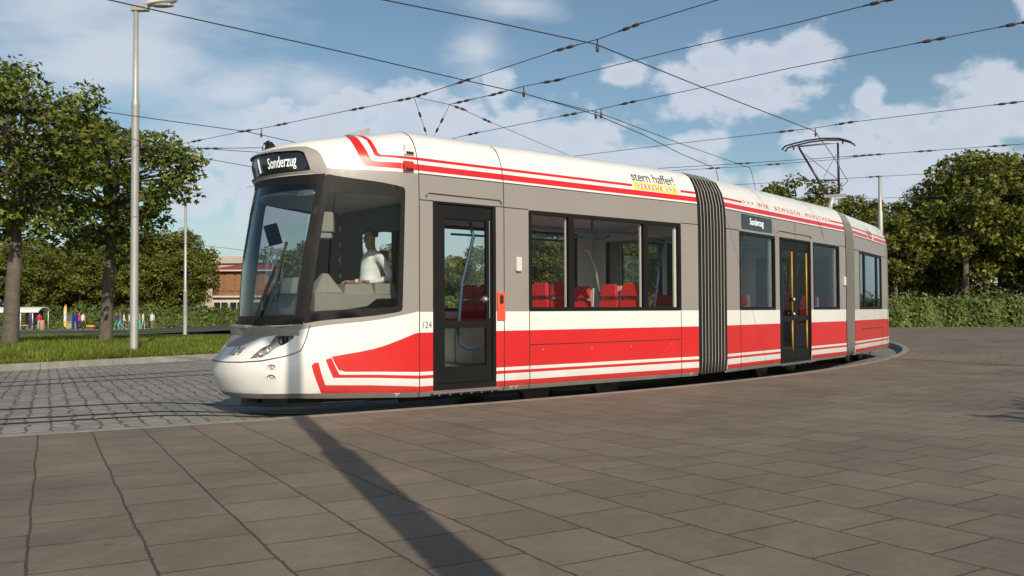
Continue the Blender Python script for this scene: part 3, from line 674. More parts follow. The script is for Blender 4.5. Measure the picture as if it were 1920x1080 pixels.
for pp in (WIN,):   # pale inner pillars beside each pane of the near side
    for c_, a, v_, w_ in [(CA, a, .07, .045) for a in (2.475, 3.99, 4.75)] + [(CB, a, .07, .10) for a in (1.93, 5.33)] + [(CC, a, 2.33, .10) for a in (3.3, 1.55, 1.0)]:
        b = bmesh.new(); box(b, c_.P(a, v_, 1.81), (w_, .03, 1.25), atan2(c_.d.y, c_.d.x)); fin('inner_pillar', b, M['shell'], T)

# doors
def door_leaf(car, a0, a1, q0, q1, gl, bar=None, knob=None):
    g0, g1 = a0 + .125, a1 - .085
    H = [R4(g0, .955 + .06, g1, q1 - .17), R4(g0, q0 + .20, g1, .925)]
    f = fin('door', sheet(car, R4(a0, q0, a1, q1), H, off=-.02, step=.3, est=.4), M['frame'], T); solid(f, .04)
    for h in H:
        x0, y0 = h[0]; x1, y1 = h[2]; fin('glass', sheet(car, R4(x0 - .004, y0 - .004, x1 + .004, y1 + .004), off=-.035, step=.5, est=.5), gl, f)
    if knob:
        ax = (car.S(knob[0], knob[1], .1) - car.S(knob[0], knob[1])).normalized()
        b = bmesh.new(); lathe(b, car.S(*knob, -.02), [(.045, -.01), (.045, .012), (.032, .02), (.028, .04), (.02, .045), (0, .045)], seg=16, axis=ax); fin('door_button', b, M['steel'], f)
    return f
for mirr in (False, True):
    f_ = mir if mirr else (lambda P: P)
    # outer surround
    b = sheet(CA, f_(R4(.20, .165, 1.18, 2.50)), [f_(R4(.262, .24, 1.125, 2.475))], off=.003, step=.3, est=.4); o = fin('door_frame', b, M['frame'], T); solid(o, .06)
    if not mirr:
        d_ = door_leaf(CA, .265, 1.122, .245, 2.472, M['glassd'], knob=(1.016, 1.29))
        b = rail_pts([(1.075, 1.05), (1.075, 2.30)], .012, CA, .0); orient(b, CA); fin('trim', b, M['steel'], d_)
    else:
        f = fin('door', sheet(CA, f_(R4(.265, .245, 1.122, 2.472)), [f_(R4(.385, .4, 1.05, 2.32))], off=-.02, step=.3), M['frame'], T)
        fin('glass', sheet(CA, f_(R4(.38, .39, 1.055, 2.33)), off=-.03, step=.5), M['glass'], f)
for c in (CB, FB):
    b = sheet(c, R4(2.215, .135, 3.79, 2.49), [R4(2.27, .19, 3.735, 2.45)], off=.003, step=.3, est=.4); o = fin('door_frame', b, M['frame'], T); solid(o, .06)
    for x0, x1, yb in ((2.275, 2.995, 2.86), (3.01, 3.73, 3.60)):
        d_ = door_leaf(c, x0, x1, .195, 2.445, M['glassd'] if c is CB else M['glass'])
        if c is CB:
            for q0, q1 in ((.36, .93), (1.02, 2.25)):
                b = bmesh.new(); tube(b, [CB.P(yb + .02, .03, q0), CB.P(yb + .02, .03, q1)], .016); fin('grab_rail', b, M['yellow'], d_)
    if c is CB:
        for q in (1.05, 1.33):
            b = bmesh.new(); lathe(b, CB.P(2.88, .005, q), [(.04, 0), (.04, .02), (.025, .035), (0, .035)], seg=14, axis=-Vector((CB.n.x, CB.n.y, 0))); fin('door_button', b, M['steel'], T)
# gutters over the doors
for car, a0, a1, q in ((CA, .10, 1.27, 2.60), (CB, 2.13, 3.80, 2.61)):
    b = bmesh.new(); tube(b, [car.S(a0, q - .055, .012), car.S(a0 + .03, q, .014), car.S(a1 - .03, q - .01, .014), car.S(a1, q - .06, .012)], .013, seg=6); fin('rain_gutter', b, M['grey'], T)
# door sills
for car, a0, a1, q in ((CA, .2, 1.18, .15), (CB, 2.2, 3.8, .125)):
    b = bmesh.new(); box(b, car.P((a0 + a1) / 2, -.01, q - .012), (a1 - a0 + .06, .10, .028), atan2(car.d.y, car.d.x), bev=.006)
    for k in range(6): box(b, car.P(a0 + (a1 - a0) * (k + .5) / 6, .0, q - .04), (.03, .03, .025), atan2(car.d.y, car.d.x))
    fin('door_sill', b, M['steel'], T)
# side indicator lamps, validator box, roof vents
for car, a, q in ((CA, 1.545, 1.755), (CB, 5.71, 1.745)):
    b = bmesh.new(); box(b, car.P(a, -.02, q), (.09, .05, .19), atan2(car.d.y, car.d.x), bev=.015); fin('side_indicator', b, M['shell'], T)
b = bmesh.new(); box(b, CA.P(1.257, -.008, 1.2), (.125, .03, .36), atan2(CA.d.y, CA.d.x), bev=.006); vb = fin('call_box', b, M['orange'], T)
b = bmesh.new(); box(b, CA.P(1.253, -.028, 1.29), (.055, .014, .11), atan2(CA.d.y, CA.d.x), bev=.004); fin('button_panel', b, M['disp'], vb)
for a, q, m_ in ((-.14, 3.11, 'white'), (-.19, 2.90, 'red')):
    p0 = CA.S(a, q, 0); pd = Vector((CA.d.x, CA.d.y, 0)); po = -Vector((CA.n.x, CA.n.y, 0))
    b = bmesh.new(); prism(b, [p0 + pd * x + Vector((0, 0, z)) for x, z in ((-.07, -.06), (.07, -.06), (.06, .06), (-.06, .06))], po * .045 + Vector((0, 0, -.01)))
    vt = fin('vent_cowl', b, M[m_], T); b = bmesh.new(); box(b, p0 + po * .05 + Vector((0, 0, -.045)), (.10, .012, .03), atan2(CA.d.y, CA.d.x)); fin('slot', b, M['gap'], vt)
# stripes gaps with lettering on the roof shoulder
def patch(car, P, m, off=.002, name='lettering_panel'): return fin(name, sheet(car, P, off=off, step=.2), m, T, smooth=True)
patch(CA, R4(3.79, 2.975, 4.88, 3.03), M['white'])
yp = patch(CA, R4(3.83, 2.945, 4.80, 3.058), M['yell'], .003)
text_on(CA, 'VERKEHR >>>', 3.89, 2.963, .072, .87, yp, M['sky_ink'], off=.005, spacing=1.25, bold=.006)
text_on(CA, 'stern hafferI', 3.82, 3.075, .155, .97, T, M['ink'], off=.004, spacing=.95, bold=.004)
patch(CB, R4(.72, 2.97, 5.09, 3.06), M['white'])
text_on(CB, '>>> WIR  BEWEGEN  MENSCHEN', .76, 2.972, .082, 4.30, T, M['sky_ink'], off=.005, spacing=1.5)
pc = patch(CC, R4(-4 - 2.42, 2.83, -4 - 1.60, 3.16), M['white']) 
text_on(CC, '\u00d6\u00d6VV', -4 - 2.32 + .0, 2.93, .16, .62, T, M['ink'], off=.005, spacing=.9, flip=False)
b = sheet(CB, R4(.60, 2.53, 1.89, 2.79), off=.006, step=.4); sd = fin('side_display', b, M['disp'], T); solid(sd, .03)
text_on(CB, 'Sonderzug', .93, 2.585, .155, .58, sd, M['led'], off=.010, bold=.012)
# service-panel bolts and jacking marks
for a, q in ((1.984, .613), (2.898, .60), (3.699, .60), (4.6, .618)):
    b = bmesh.new(); lathe(b, CA.S(a, q, .001), [(.012, 0), (.012, .004), (.006, .006), (0, .006)], seg=8, axis=-Vector((CA.n.x, CA.n.y, 0))); fin('panel_bolt', b, M['steel'], T)
for car, a in ((CA, -.30), (CA, 1.43), (CA, 1.52), (CA, 5.06), (CC, -7.7)):
    b = rail_pts([(a - .035, .15), (a + .035, .15)], .012, car, .003); b = join(b, rail_pts([(a, .15), (a, .115)], .014, car, .003)); orient(b, car); fin('jacking_mark', b, M['white'], T)

# windscreen ledge, lower grille and wipers
b = bmesh.new(); P_ = [-1.14, -1.3, -1.5, -1.7, -1.85, -2.0, -2.15, -2.3, -2.5, -2.7, -2.86]; rows = []
for a in P_:
    k = 1 - min(1, abs(a + 2) / .86) ** 1.6; o_ = .012 + .085 * k
    rows.append([bm_v(b, CA.S(a, .975, -.005)), bm_v(b, CA.S(a, .93, o_)), bm_v(b, CA.S(a, .915, o_)), bm_v(b, CA.S(a, .86, .0))])
for i in range(len(rows) - 1):
    for k in range(3): b.faces.new((rows[i][k], rows[i][k + 1], rows[i + 1][k + 1], rows[i + 1][k]))
orient(b, CA); fin('windscreen_ledge', b, M['grey'], T, smooth=True, angle=25)
b = bmesh.new(); p = CA.S(-1.95, .965, .05); box(b, p, (.10, .40, .035), atan2(CA.d.y, CA.d.x), bev=.008); fin('wiper_cover', b, M['lowgrey'], T)
for (a0, q0), (a1, q1) in (((-1.80, .97), (-1.50, 1.74)), ((-1.52, 1.25), (-1.43, 1.95))):
    b = bmesh.new(); n = 8
    tube(b, [CA.S(a0 + (a1 - a0) * k / n, q0 + (q1 - q0) * k / n, .03) for k in range(n + 1)], .012, seg=6)
    if a0 < -1.7: tube(b, [CA.S(a0 + .04 + (a1 - a0) * k / n, q0 + .02 + (q1 - q0) * k / n, .03) for k in range(n)], .008, seg=6)
    tube(b, [CA.S(a0 + (a1 - a0) * t + .01, q0 + (q1 - q0) * t, .012) for t in (.35, .55, .75, 1.0)], .007, seg=4)
    fin('wiper', b, M['black'], T)

# floors, ceilings, underframe, cab partition
def plan(car, L_, z, ins, cabside=True, u0=-99):
    pts = []
    if cabside:
        for i in range(0, 41):
            a = -4 + i * .1; u, v, _ = surf(a, z); pts.append((max(u0, u + ins if abs(a + 2) < .9 else u), v + (ins if v < 1.2 else -ins)))
    else: pts = [(0, 2.4 - ins), (0, ins)]
    return [(L_, 2.4 - ins)] + pts + [(L_, ins)]
def slab(name, car, P, z0, z1, m):
    b = bmesh.new(); prism(b, [car.P(u, v, z0) for u, v in P], (0, 0, z1 - z0)); return fin(name, b, m, T)
for car, L_, cab in ((CA, LA, True), (CB, LB, False), (CC, LC, True)):
    slab('floor', car, plan(car, L_, .6, .07, cab), .33, .37, M['lowgrey'])
    slab('ceiling', car, [(u, v) for u, v in plan(car, L_, 2.4, .10, cab)], 2.535, 2.56, M['lining'])
    slab('underframe', car, plan(car, L_ , .2, .30, cab), .07, .33, M['under'])
slab('cab_partition', CA, [(.17, .08), (.17, .60), (.21, .60), (.21, .08)], .37, 2.53, M['cabin'])
slab('cab_partition', CA, [(.17, 1.75), (.17, 2.3), (.21, 2.3), (.21, 1.75)], .37, 2.53, M['cabin'])
slab('cab_partition', CA, [(.17, .60), (.17, 1.75), (.21, 1.75), (.21, .60)], 2.2, 2.53, M['cabin'])
slab('cab_partition', CA, [(.17, .60), (.17, 1.42), (.21, 1.42), (.21, .60)], .37, 1.3, M['cabin'])
slab('cab_partition', CC, [(.17, .08), (.17, 2.3), (.21, 2.3), (.21, .08)], .37, 2.53, M['cabin'])
slab('cab_lining', CA, [(-1.05, 2.05), (-.95, 2.10), (.17, 2.33), (.17, 2.30), (-.9, 2.02)], 1.0, 1.0 + .3, M['cabin'])
# end walls beside the gangways
for car, u in ((CA, LA - .03), (CB, .0), (CB, LB - .03), (CC, LC - .03)):
    for v0, v1 in ((.06, .34), (2.06, 2.34)): slab('end_wall', car, [(u, v0), (u, v1), (u + .03, v1), (u + .03, v0)], .37, 2.53, M['lining'])
    slab('end_wall', car, [(u, .34), (u, 2.06), (u + .03, 2.06), (u + .03, .34)], 2.34, 2.53, M['lining'])
slab('equipment_cabinet', CC, [(2.9, .1), (2.9, .5), (3.4, .5), (3.4, .1)], .37, 2.3, M['lining'])

# bellows between the cars
def bellows(c1, u1, c2, u2, flip2):
    nf = 9; prof = []
    for k in range(21):
        q = .12 + (QM - .12) * k / 20; u, v, z = surf(3.0, q); prof.append((v, z))
    prof = prof + [(2.4 - v, z) for v, z in prof[::-1][1:]]
    b = bmesh.new(); rb = bmesh.new(); n = nf * 4; rows = []
    for i in range(n + 1):
        t = i / n; ph = i % 4; out_ = .0 if ph == 0 else (-.11 if ph == 2 else -.06); row = []
        for v, z in prof:
            cv = 1.2 + (v - 1.2) * (1 + out_ / 1.2) + 0; cz = z + (out_ if z > 2.6 else 0)
            p1 = c1.P(u1, cv, cz); v2 = 2.4 - cv if flip2 else cv; p2 = c2.P(u2, v2, cz)
            row.append(p1.lerp(p2, t))
        rows.append(row)
        if ph == 0 and 0 < i < n:
            for s_ in (-1, 1):
                pass
            tube(rb, [p + (p - (c1.P(u1, 1.2, p.z).lerp(c2.P(u2, 1.2, p.z), t))).normalized() * .004 for p in row], (.0075), seg=4)
    vs = [[b.verts.new(p) for p in r] for r in rows]
    for i in range(n):
        for k in range(len(prof) - 1): b.faces.new((vs[i][k], vs[i + 1][k], vs[i + 1][k + 1], vs[i][k + 1]))
    bl = fin('bellows', b, M['bel'], T, smooth=False); solid(bl, .01, 0)
    fin('bellows_ribs', rb, M['belrib'], bl)
    b = bmesh.new()
    for s_ in (.12, 2.28):
        pass
    P1 = [c1.P(u1, .4, .33), c1.P(u1, 2.0, .33)]; P2 = [c2.P(u2, 2.0 if not flip2 else .4, .33), c2.P(u2, .4 if not flip2 else 2.0, .33)]
    prism(b, P1 + P2, (0, 0, .04)); fin('gangway_floor', b, M['lowgrey'], T)
bellows(CA, LA, CB, 0, False); bellows(CB, LB, CC, LC, True)

# bogies, coupler skirt
def bogie(car, u):
    b = bmesh.new(); box(b, car.P(u, 1.2, .16), (1.9, 1.7, .16), atan2(car.d.y, car.d.x), bev=.03); g = fin('bogie', b, M['under'], T)
    for du in (-.7, .7):
        for v in (.48, 1.92):
            b = bmesh.new(); lathe(b, car.P(u + du, v, .10), [(.02, -.07), (.24, -.07), (.25, -.05), (.25, .04), (.27, .06), (.27, .08), (.05, .08)], seg=24, axis=Vector((car.n.x, car.n.y, 0)) * (1 if v > 1.2 else -1)); fin('wheel', b, M['rail'], g)
bogie(CA, 2.9); bogie(CB, 3.0); bogie(CC, 2.2)
b = bmesh.new(); prism(b, [CA.P(u, v, .02) for u, v in ((-1.62, .95), (-1.66, 1.4), (-1.5, 1.8), (-1.1, 1.9), (-1.0, .6), (-1.45, .72))], (0, 0, .15)); fin('coupler_skirt', b, M['black'], T)
b = bmesh.new(); tube(b, [CA.P(.0, .45, .05), CA.P(5.0, .45, .05)], .05, seg=6); fin('side_sill_tube', b, M['under'], T)

# seats
def seat(car, u, v, face=-1, z0=.98):
    d = face; D = Vector((car.d.x, car.d.y, 0)) * -d; A_ = atan2(car.d.y, car.d.x)
    b = bmesh.new(); box(b, car.P(u, v, z0 + .02), (.40, .42, .07), A_, bev=.02); s = fin('seat', b, M['seat'], T, smooth=True, angle=40)
    def plate(name, m, du, z, w0, w1, h, th, par):
        b = bmesh.new(); c = car.P(u + .2 * -d + du * -d, v, z); Nn = Vector((car.n.x, car.n.y, 0)); Dd = Vector((car.d.x, car.d.y, 0)) * -d
        prism(b, [c + Nn * x + Vector((0, 0, y)) + Dd * (y * .12) for x, y in ((-w0, 0), (w0, 0), (w1, h), (-w1, h))], Dd * th)
        bmesh.ops.bevel(b, geom=b.edges[:], offset=min(.02, th * .3), segments=2, affect='EDGES'); return fin(name, b, m, par, smooth=True, angle=40)
    plate('backrest', M['seat'], 0, z0 + .06, .20, .20, .27, .05, s); plate('headrest', M['seat'], .01, z0 + .36, .195, .15, .21, .06, s); plate('shell', M['shell'], .062, z0 - .12, .215, .175, .66, .02, s)
    b = bmesh.new(); box(b, car.P(u, v, (z0 + .37) / 2 - .02), (.34, .40, z0 - .40), A_); fin('pedestal', b, M['shell'], s)
for u in (2.35, 3.78):
    for v in (.34, .78): seat(CA, u, v)
for u in (2.0, 4.0):
    for v in (1.62, 2.06): seat(CA, u, v, z0=.97)
for u, v in ((1.15, .45), (1.2, 2.0), (4.6, .45), (4.6, 2.0)): seat(CB, u, v, z0=.86)
for u, v in ((2.3, 1.95), (2.3, 1.5), (1.6, 1.95), (2.3, .4)): seat(CC, u, v, face=1, z0=.97)
# grab poles
def gp(car, pts, r=.017, m='pole'):
    b = bmesh.new(); tube(b, [car.P(*p) for p in pts], r, seg=8); fin('grab_pole', b, M[m], T)
gp(CA, [(1.35, .35, 2.32), (4.15, .35, 2.32), (4.28, .35, 2.36), (4.32, .35, 2.50)]); gp(CA, [(1.35, .45, 2.22), (3.6, .45, 2.22), (3.7, .45, 2.26)]); gp(CA, [(1.8, 1.9, 2.3), (4.3, 1.9, 2.3)])
gp(CA, [(3.3, .95, .4), (3.3, .95, 2.53)], .02, 'galv'); gp(CA, [(4.15, 1.1, 1.3), (4.05, 1.1, 1.8), (3.9, 1.1, 2.06), (3.8, 1.1, 2.1)], .02, 'galv')
gp(CA, [(.95, .25, 2.3), (.98, .22, 2.1), (.78, .2, 1.5), (.72, .2, .9), (.74, .2, .72), (.85, .2, .66), (1.05, .2, .66)], .022); gp(CA, [(.5, .3, 2.53), (.52, .3, 2.38), (.6, .3, 2.33), (1.3, .3, 2.33)], .018)
gp(CA, [(2.1, .5, 2.3), (2.1, .5, 2.53)]); gp(CA, [(3.4, .5, 2.3), (3.4, .5, 2.53)])
gp(CA, [(4.5, .5, 2.36), (4.55, .5, 2.28), (5.0, .5, 2.25), (4.95, .5, 2.1), (4.7, .5, .9)], .02)
gp(CB, [(.75, .4, 1.0), (.95, .4, 1.7), (1.4, .4, 2.2), (1.5, .4, 2.5)], .022, 'galv'); gp(CB, [(1.3, .7, 2.15), (1.6, .7, 1.8), (1.7, .7, 1.1)], .02); gp(CB, [(4.2, .5, .9), (4.3, .5, 1.8), (4.6, .5, 2.3)], .02); gp(CB, [(.6, .45, 1.0), (.6, .45, 1.95)], .05, 'shell')
gp(CB, [(3.3, .7, .4), (3.3, .7, 2.53)], .02, 'galv'); gp(CC, [(2.6, 2.0, .4), (2.6, 2.0, 2.53)], .02)
gp(CB, [(4.05, .5, 2.33), (5.4, .5, 2.33)]); gp(CB, [(.55, .5, 2.33), (1.95, .5, 2.33)])

# driver's desk, monitor box, mirror screen
def solidp(name, car, P2, v0, v1, m, slope=0.0):
    """side profile in (u, z) extruded across the car"""
    b = bmesh.new(); a_ = [b.verts.new(car.P(u, v0, z)) for u, z in P2]; c_ = [b.verts.new(car.P(u, v1, z)) for u, z in P2]; n = len(P2)
    b.faces.new(a_[::-1]); b.faces.new(c_)
    for i in range(n): b.faces.new((a_[i - 1], a_[i], c_[i], c_[i - 1]))
    bmesh.ops.recalc_face_normals(b, faces=b.faces); bmesh.ops.bevel(b, geom=b.edges[:], offset=.008, segments=1, affect='EDGES')
    return fin(name, b, m, T)
dk = solidp('driver_desk', CA, [(-1.15, 1.10), (-.45, 1.20), (-.32, 1.29), (.02, 1.30), (.02, 1.345), (-1.15, 1.36)], .46, 1.95, M['desk'])
def block(name, P4, z0, z1, top, m, par):
    b = bmesh.new(); lo = [b.verts.new(CA.P(u, v, z0)) for u, v in P4]; cu = sum(p[0] for p in P4) / len(P4); cv = sum(p[1] for p in P4) / len(P4)
    hi = [b.verts.new(CA.P(cu + (u - cu) * top, cv + (v - cv) * top, z1)) for u, v in P4]; n = len(P4)
    b.faces.new(lo[::-1]); b.faces.new(hi)
    for i in range(n): b.faces.new((lo[i - 1], lo[i], hi[i], hi[i - 1]))
    bmesh.ops.recalc_face_normals(b, faces=b.faces); bmesh.ops.bevel(b, geom=b.edges[:], offset=.008, segments=2, affect='EDGES'); return fin(name, b, m, par)
block('instrument_hood', [(-1.12, .52), (-.74, .52), (-.70, .80), (-1.12, .80)], 1.36, 1.60, .18, M['desk'], dk)
block('instrument_hood', [(-1.25, .9), (-.85, .9), (-.85, 1.5), (-1.25, 1.5)], 1.36, 1.56, .5, M['desk'], dk)
block('console', [(-.74, .50), (-.33, .50), (-.33, .80), (-.74, .80)], 1.345, 1.475, .90, M['desk'], dk)
block('console', [(-.325, .50), (-.02, .50), (-.02, .80), (-.325, .80)], 1.345, 1.49, .93, M['desk'], dk)
block('control_panel', [(-.72, .84), (-.25, .84), (-.25, 1.5), (-.72, 1.5)], 1.345, 1.44, .92, M['cabin'], dk)
mb = block('monitor_box', [(-1.02, .60), (-.86, .56), (-.74, .75), (-.92, .86)], 2.10, 2.34, .97, M['desk'], T)
block('monitor_base', [(-1.02, .60), (-.88, .56), (-.78, .73), (-.95, .84)], 2.02, 2.085, 1.0, M['desk'], mb)
p = (at(512, 440, 11.3)); b = bmesh.new(); box(b, p, (.17, .06, .27), atan2(CA.d.y, CA.d.x) + .5, bev=.01, M=Matrix.Rotation(RD(12), 4, 'X') @ Matrix.Rotation(RD(-14), 4, 'Y')); fin('mirror_screen', b, M['black'], T)
# interior sun blind behind the windscreen top, cab ceiling
b = bmesh.new(); pr = None
for i in range(13):
    a = -1.25 - i * .125; cur = [bm_v(b, CA.S(a, 2.60 + .0 * i, -.10)), bm_v(b, CA.S(a, 2.54, -.13))]
    if pr: b.faces.new((pr[0], pr[1], cur[1], cur[0]))
    pr = cur
o = fin('sun_blind', b, M['galv'], T, smooth=True); solid(o, .01, 0)
# driver's seat
b = bmesh.new(); box(b, CA.P(-.02, 1.2, 1.28), (.42, .46, .10), atan2(CA.d.y, CA.d.x), bev=.03); ds = fin('driver_seat', b, M['cabin'], T, smooth=True, angle=40)
b = bmesh.new(); box(b, CA.P(.17 - .03, 1.2, 1.62), (.05, .44, .64), atan2(CA.d.y, CA.d.x), bev=.02); fin('backrest', b, M['cabin'], ds, smooth=True, angle=40)
b = bmesh.new(); box(b, CA.P(.0, 1.2, .8), (.20, .20, .9), atan2(CA.d.y, CA.d.x)); fin('pedestal', b, M['under'], ds)

# roof gear: antenna plate, dome, air unit
p = CA.P(-.26, 1.0, 3.40); b = bmesh.new(); prism(b, [p + Vector((CA.d.x, CA.d.y, 0)) * x + Vector((0, 0, z)) for x, z in ((-.16, 0), (.14, .0), (.16, .12), (.12, .12))], Vector((CA.n.x, CA.n.y, 0)) * .28); fin('roof_antenna', b, M['galv'], T)
p = CA.P(.55, 1.15, 3.43); b = bmesh.new(); lathe(b, p, [(.50, -.02), (.48, .015), (.38, .045), (.2, .065), (0, .07)], seg=28); fin('roof_dome', b, M['galv'], T)
for car, u0, u1 in ((CA, 1.8, 4.6), (CB, .8, 4.9), (CC, .6, 2.6)):
    slab('roof_unit', car, [(u0, .75), (u1, .75), (u1, 1.65), (u0, 1.65)], 3.40, 3.455, M['galv'])
# pantograph on the rear car: its own plane across the car
PU = 3.25      # distance from the rear cab seam
O0 = CC.P(PU, 1.2, 0); nN = Vector((CC.n.x, CC.n.y, 0)); dD = Vector((CC.d.x, CC.d.y, 0))
def xs(x, y, du=0.0):
    """point on the plane across the car where pixel (x, y) of the survey lies"""
    o_ = O0 + dD * du; r = ray(x, y); t = ((o_ - CAM).dot(dD)) / r.dot(dD); return CAM + r * t
pg = bmesh.new(); q0 = xs(1556, 388); q1 = xs(1562, 369); tube(pg, [Vector((q0.x, q0.y, 3.35)), q0, q1], .06, seg=10); box(pg, xs(1566, 367), (.5, .08, .06), atan2(nN.y, nN.x))
pan = fin('pantograph', pg, M['galv'], T)
b = bmesh.new(); tube(b, [xs(1552, 367), xs(1498, 277)], [.032, .024]); fin('upper_arm', b, M['rail'], pan)
b = bmesh.new(); tube(b, [xs(1573, 363), xs(1571, 268)], [.032, .024]); fin('upper_arm', b, M['rail'], pan)
b = bmesh.new(); tube(b, [xs(1509, 289), xs(1569, 335)], .006, seg=4); tube(b, [xs(1568, 289), xs(1544, 333)], .006, seg=4); tube(b, [xs(1545, 339), xs(1570, 338)], .018, seg=6); fin('brace', b, M['rail'], pan)
for du in (-.13, .13):
    b = bmesh.new(); P_ = [xs(x, y) + dD * du for x, y in ((1469, 283), (1474, 276), (1490, 271), (1515, 265), (1545, 261), (1575, 261), (1590, 265), (1598, 268), (1601, 272))]; tube(b, P_, .020, seg=6); fin('contact_bow', b, M['rail'], pan)
b = bmesh.new(); tube(b, [xs(1495, 275), xs(1571, 267)], .022, seg=6); fin('cross_tube', b, M['galv'], pan)
for x, y in ((1488, 277), (1580, 266)):
    b = bmesh.new(); p = xs(x, y); tube(b, [p - dD * .13 + Vector((0, 0, .05)), p - Vector((0, 0, .05)), p + dD * .13 + Vector((0, 0, .05))], .012, seg=6); fin('spring_hoop', b, M['rail'], pan)

# ------------------------------------------------------------------ people
def skin_mesh(J, Ed, root=0, sub=1):
    me = bpy.data.meshes.new('tmp'); me.from_pydata([Vector(p) for p, r in J], Ed, []); o = bpy.data.objects.new('tmp', me); COL.objects.link(o)
    m = o.modifiers.new('skin', 'SKIN'); me.skin_vertices or me.attributes.new
    if not me.skin_vertices: 
        bm = bmesh.new(); bm.from_mesh(me); bm.verts.layers.skin.verify(); bm.to_mesh(me); bm.free()
    for i, (p, r) in enumerate(J):
        r = r if isinstance(r, tuple) else (r, r); me.skin_vertices[0].data[i].radius = r; me.skin_vertices[0].data[i].use_root = (i == root)
    m.use_smooth_shade = True; s = o.modifiers.new('sub', 'SUBSURF'); s.levels = sub; s.render_levels = sub
    dg = bpy.context.evaluated_depsgraph_get(); out = bpy.data.meshes.new_from_object(o.evaluated_get(dg)); bpy.data.objects.remove(o)
    return out
CM = {}
def cloth(c, rough=.8):
    k = tuple(c)
    if k not in CM: CM[k] = mat('cloth', c, rough, var=.12, vscale=9)
    return CM[k]
def person(pos, yaw, h, top, legs, hair, skin='skin', shoes=(.5, .48, .45), stride=.0, arm=.12, label='', group=None, armlift=0.0):
    k = h / 1.72; s = stride
    J = [((0, 0, .93), (.115, .15)), ((0, 0, 1.10), (.10, .13)), ((0, 0, 1.32), (.105, .16)), ((0, 0, 1.44), (.06, .09)), ((.01, 0, 1.52), .05), ((.03, 0, 1.60), (.085, .075)), ((.02, 0, 1.67), (.085, .07)),
         ((s * .22, .09, .50), .062), ((s * .30 - .05, .09, .09), .045), ((s * .30 + .10, .09, .04), .04), ((0, .085, .86), .09),
         ((-s * .10, -.09, .50), .062), ((-s * .42, -.09, .11 + abs(s) * .04), .045), ((-s * .42 + .13, -.09, .04 + abs(s) * .02), .04), ((0, -.085, .86), .09),
         ((0, .19, 1.40), .055), ((-.03 - s * .1, .23, 1.13), .042), ((.04 - s * .15 + armlift * .2, .23, .88 + armlift * .3), .032), ((.07 - s * .17 + armlift * .24, .23, .80 + armlift * .32), .036),
         ((0, -.19, 1.40), .055), ((-.03 + s * .12, -.23, 1.13), .042), ((.05 + s * .2, -.23, .89), .032), ((.08 + s * .22, -.23, .81), .036)]
    Ed = [(0, 1), (1, 2), (2, 3), (3, 4), (4, 5), (5, 6), (0, 10), (10, 7), (7, 8), (8, 9), (0, 14), (14, 11), (11, 12), (12, 13), (3, 15), (15, 16), (16, 17), (17, 18), (3, 19), (19, 20), (20, 21), (21, 22)]
    me = skin_mesh(J, Ed)
    me.transform(Matrix.Translation(pos) @ Matrix.Rotation(yaw, 4, 'Z') @ Matrix.Diagonal((k, k, k, 1)))
    p0 = Vector(pos); o = bpy.data.objects.new('person', me); COL.objects.link(o)
    for m_ in (M[skin], cloth(top), cloth(legs), cloth(shoes), M['hair'] if hair is None else cloth(hair)): me.materials.append(m_)
    R_ = Matrix.Rotation(-yaw, 3, 'Z')
    for f in me.polygons:
        c = R_ @ (f.center - p0) / k; z = c.z; side = abs(c.y)
        if side > .165 and z < .86: mi = 0
        elif z > 1.50: mi = 4 if (z > 1.66 or (c.x < .0 and z > 1.54)) else 0
        elif z > .93 or side > .18: mi = 1
        elif z > .10: mi = 2
        else: mi = 3
        f.material_index = mi; f.use_smooth = True
    me.transform(Matrix.Translation(-p0)); o.location = p0; ROOT[o] = p0
    return tag(o, label, 'person', group)
def gat(x, Y): p = at(x, 600, Y); return Vector((p.x, p.y, G(Y) + .05))
PG = 'people walking and waiting on the far pavement'
WT = (.62, .62, .60)
person(gat(56, 90), RD(60), 1.74, (.03, .05, .12), (.03, .035, .05), (.20, .10, .04), label='fair-haired person in dark blue top standing inside the bus shelter', group=PG, armlift=.5)
person(gat(62.5, 91.2), RD(-120), 1.62, (.02, .02, .025), (.02, .025, .02), (.10, .04, .02), shoes=(.5, .1, .1), label='person in black standing inside the bus shelter beside the blue top', group=PG)
person(gat(73.5, 90), RD(100), 1.72, (.55, .03, .04), (.35, .55, .45), (.03, .02, .02), shoes=(.5, .05, .05), label='person in red jacket and pale green trousers at the shelter end by the bin', group=PG)
person(gat(148.5, 88), RD(20), 1.74, (.70, .04, .12), (.03, .03, .03), (.18, .05, .03), stride=.7, label='person in pink jacket and black trousers beside the blue cabinet', group=PG)
person(gat(156, 87.6), RD(-30), 1.72, WT, (.03, .03, .025), (.25, .15, .08), stride=.8, label='person in white blouse and black trousers walking beside the pink jacket', group=PG)
person(gat(219, 90.5), RD(-150), 1.72, (.05, .03, .14), (.05, .28, .25), (.30, .05, .03), stride=.8, label='person in navy top and green trousers, leftmost of the group by the lamp post', group=PG)
person(gat(225.5, 89.5), RD(-150), 1.76, (.13, .10, .10), (.15, .45, .48), (.45, .10, .06), stride=.8, shoes=(.12, .06, .04), label='red-haired person in brown top and turquoise trousers walking', group=PG)
person(gat(232.5, 90), RD(20), 1.68, WT, (.20, .13, .12), (.60, .58, .55), stride=.7, shoes=WT, label='white-haired person in white top and brown trousers walking', group=PG)
person(gat(243, 90.5), RD(180), 1.66, WT, (.12, .18, .13), (.30, .12, .08), stride=.4, label='person in white top just left of the near lamp post', group=PG)
person(gat(262, 90.5), RD(180), 1.70, (.30, .26, .24), (.10, .45, .55), (.30, .20, .12), label='person in bright blue trousers half hidden by the near lamp post', group=PG)
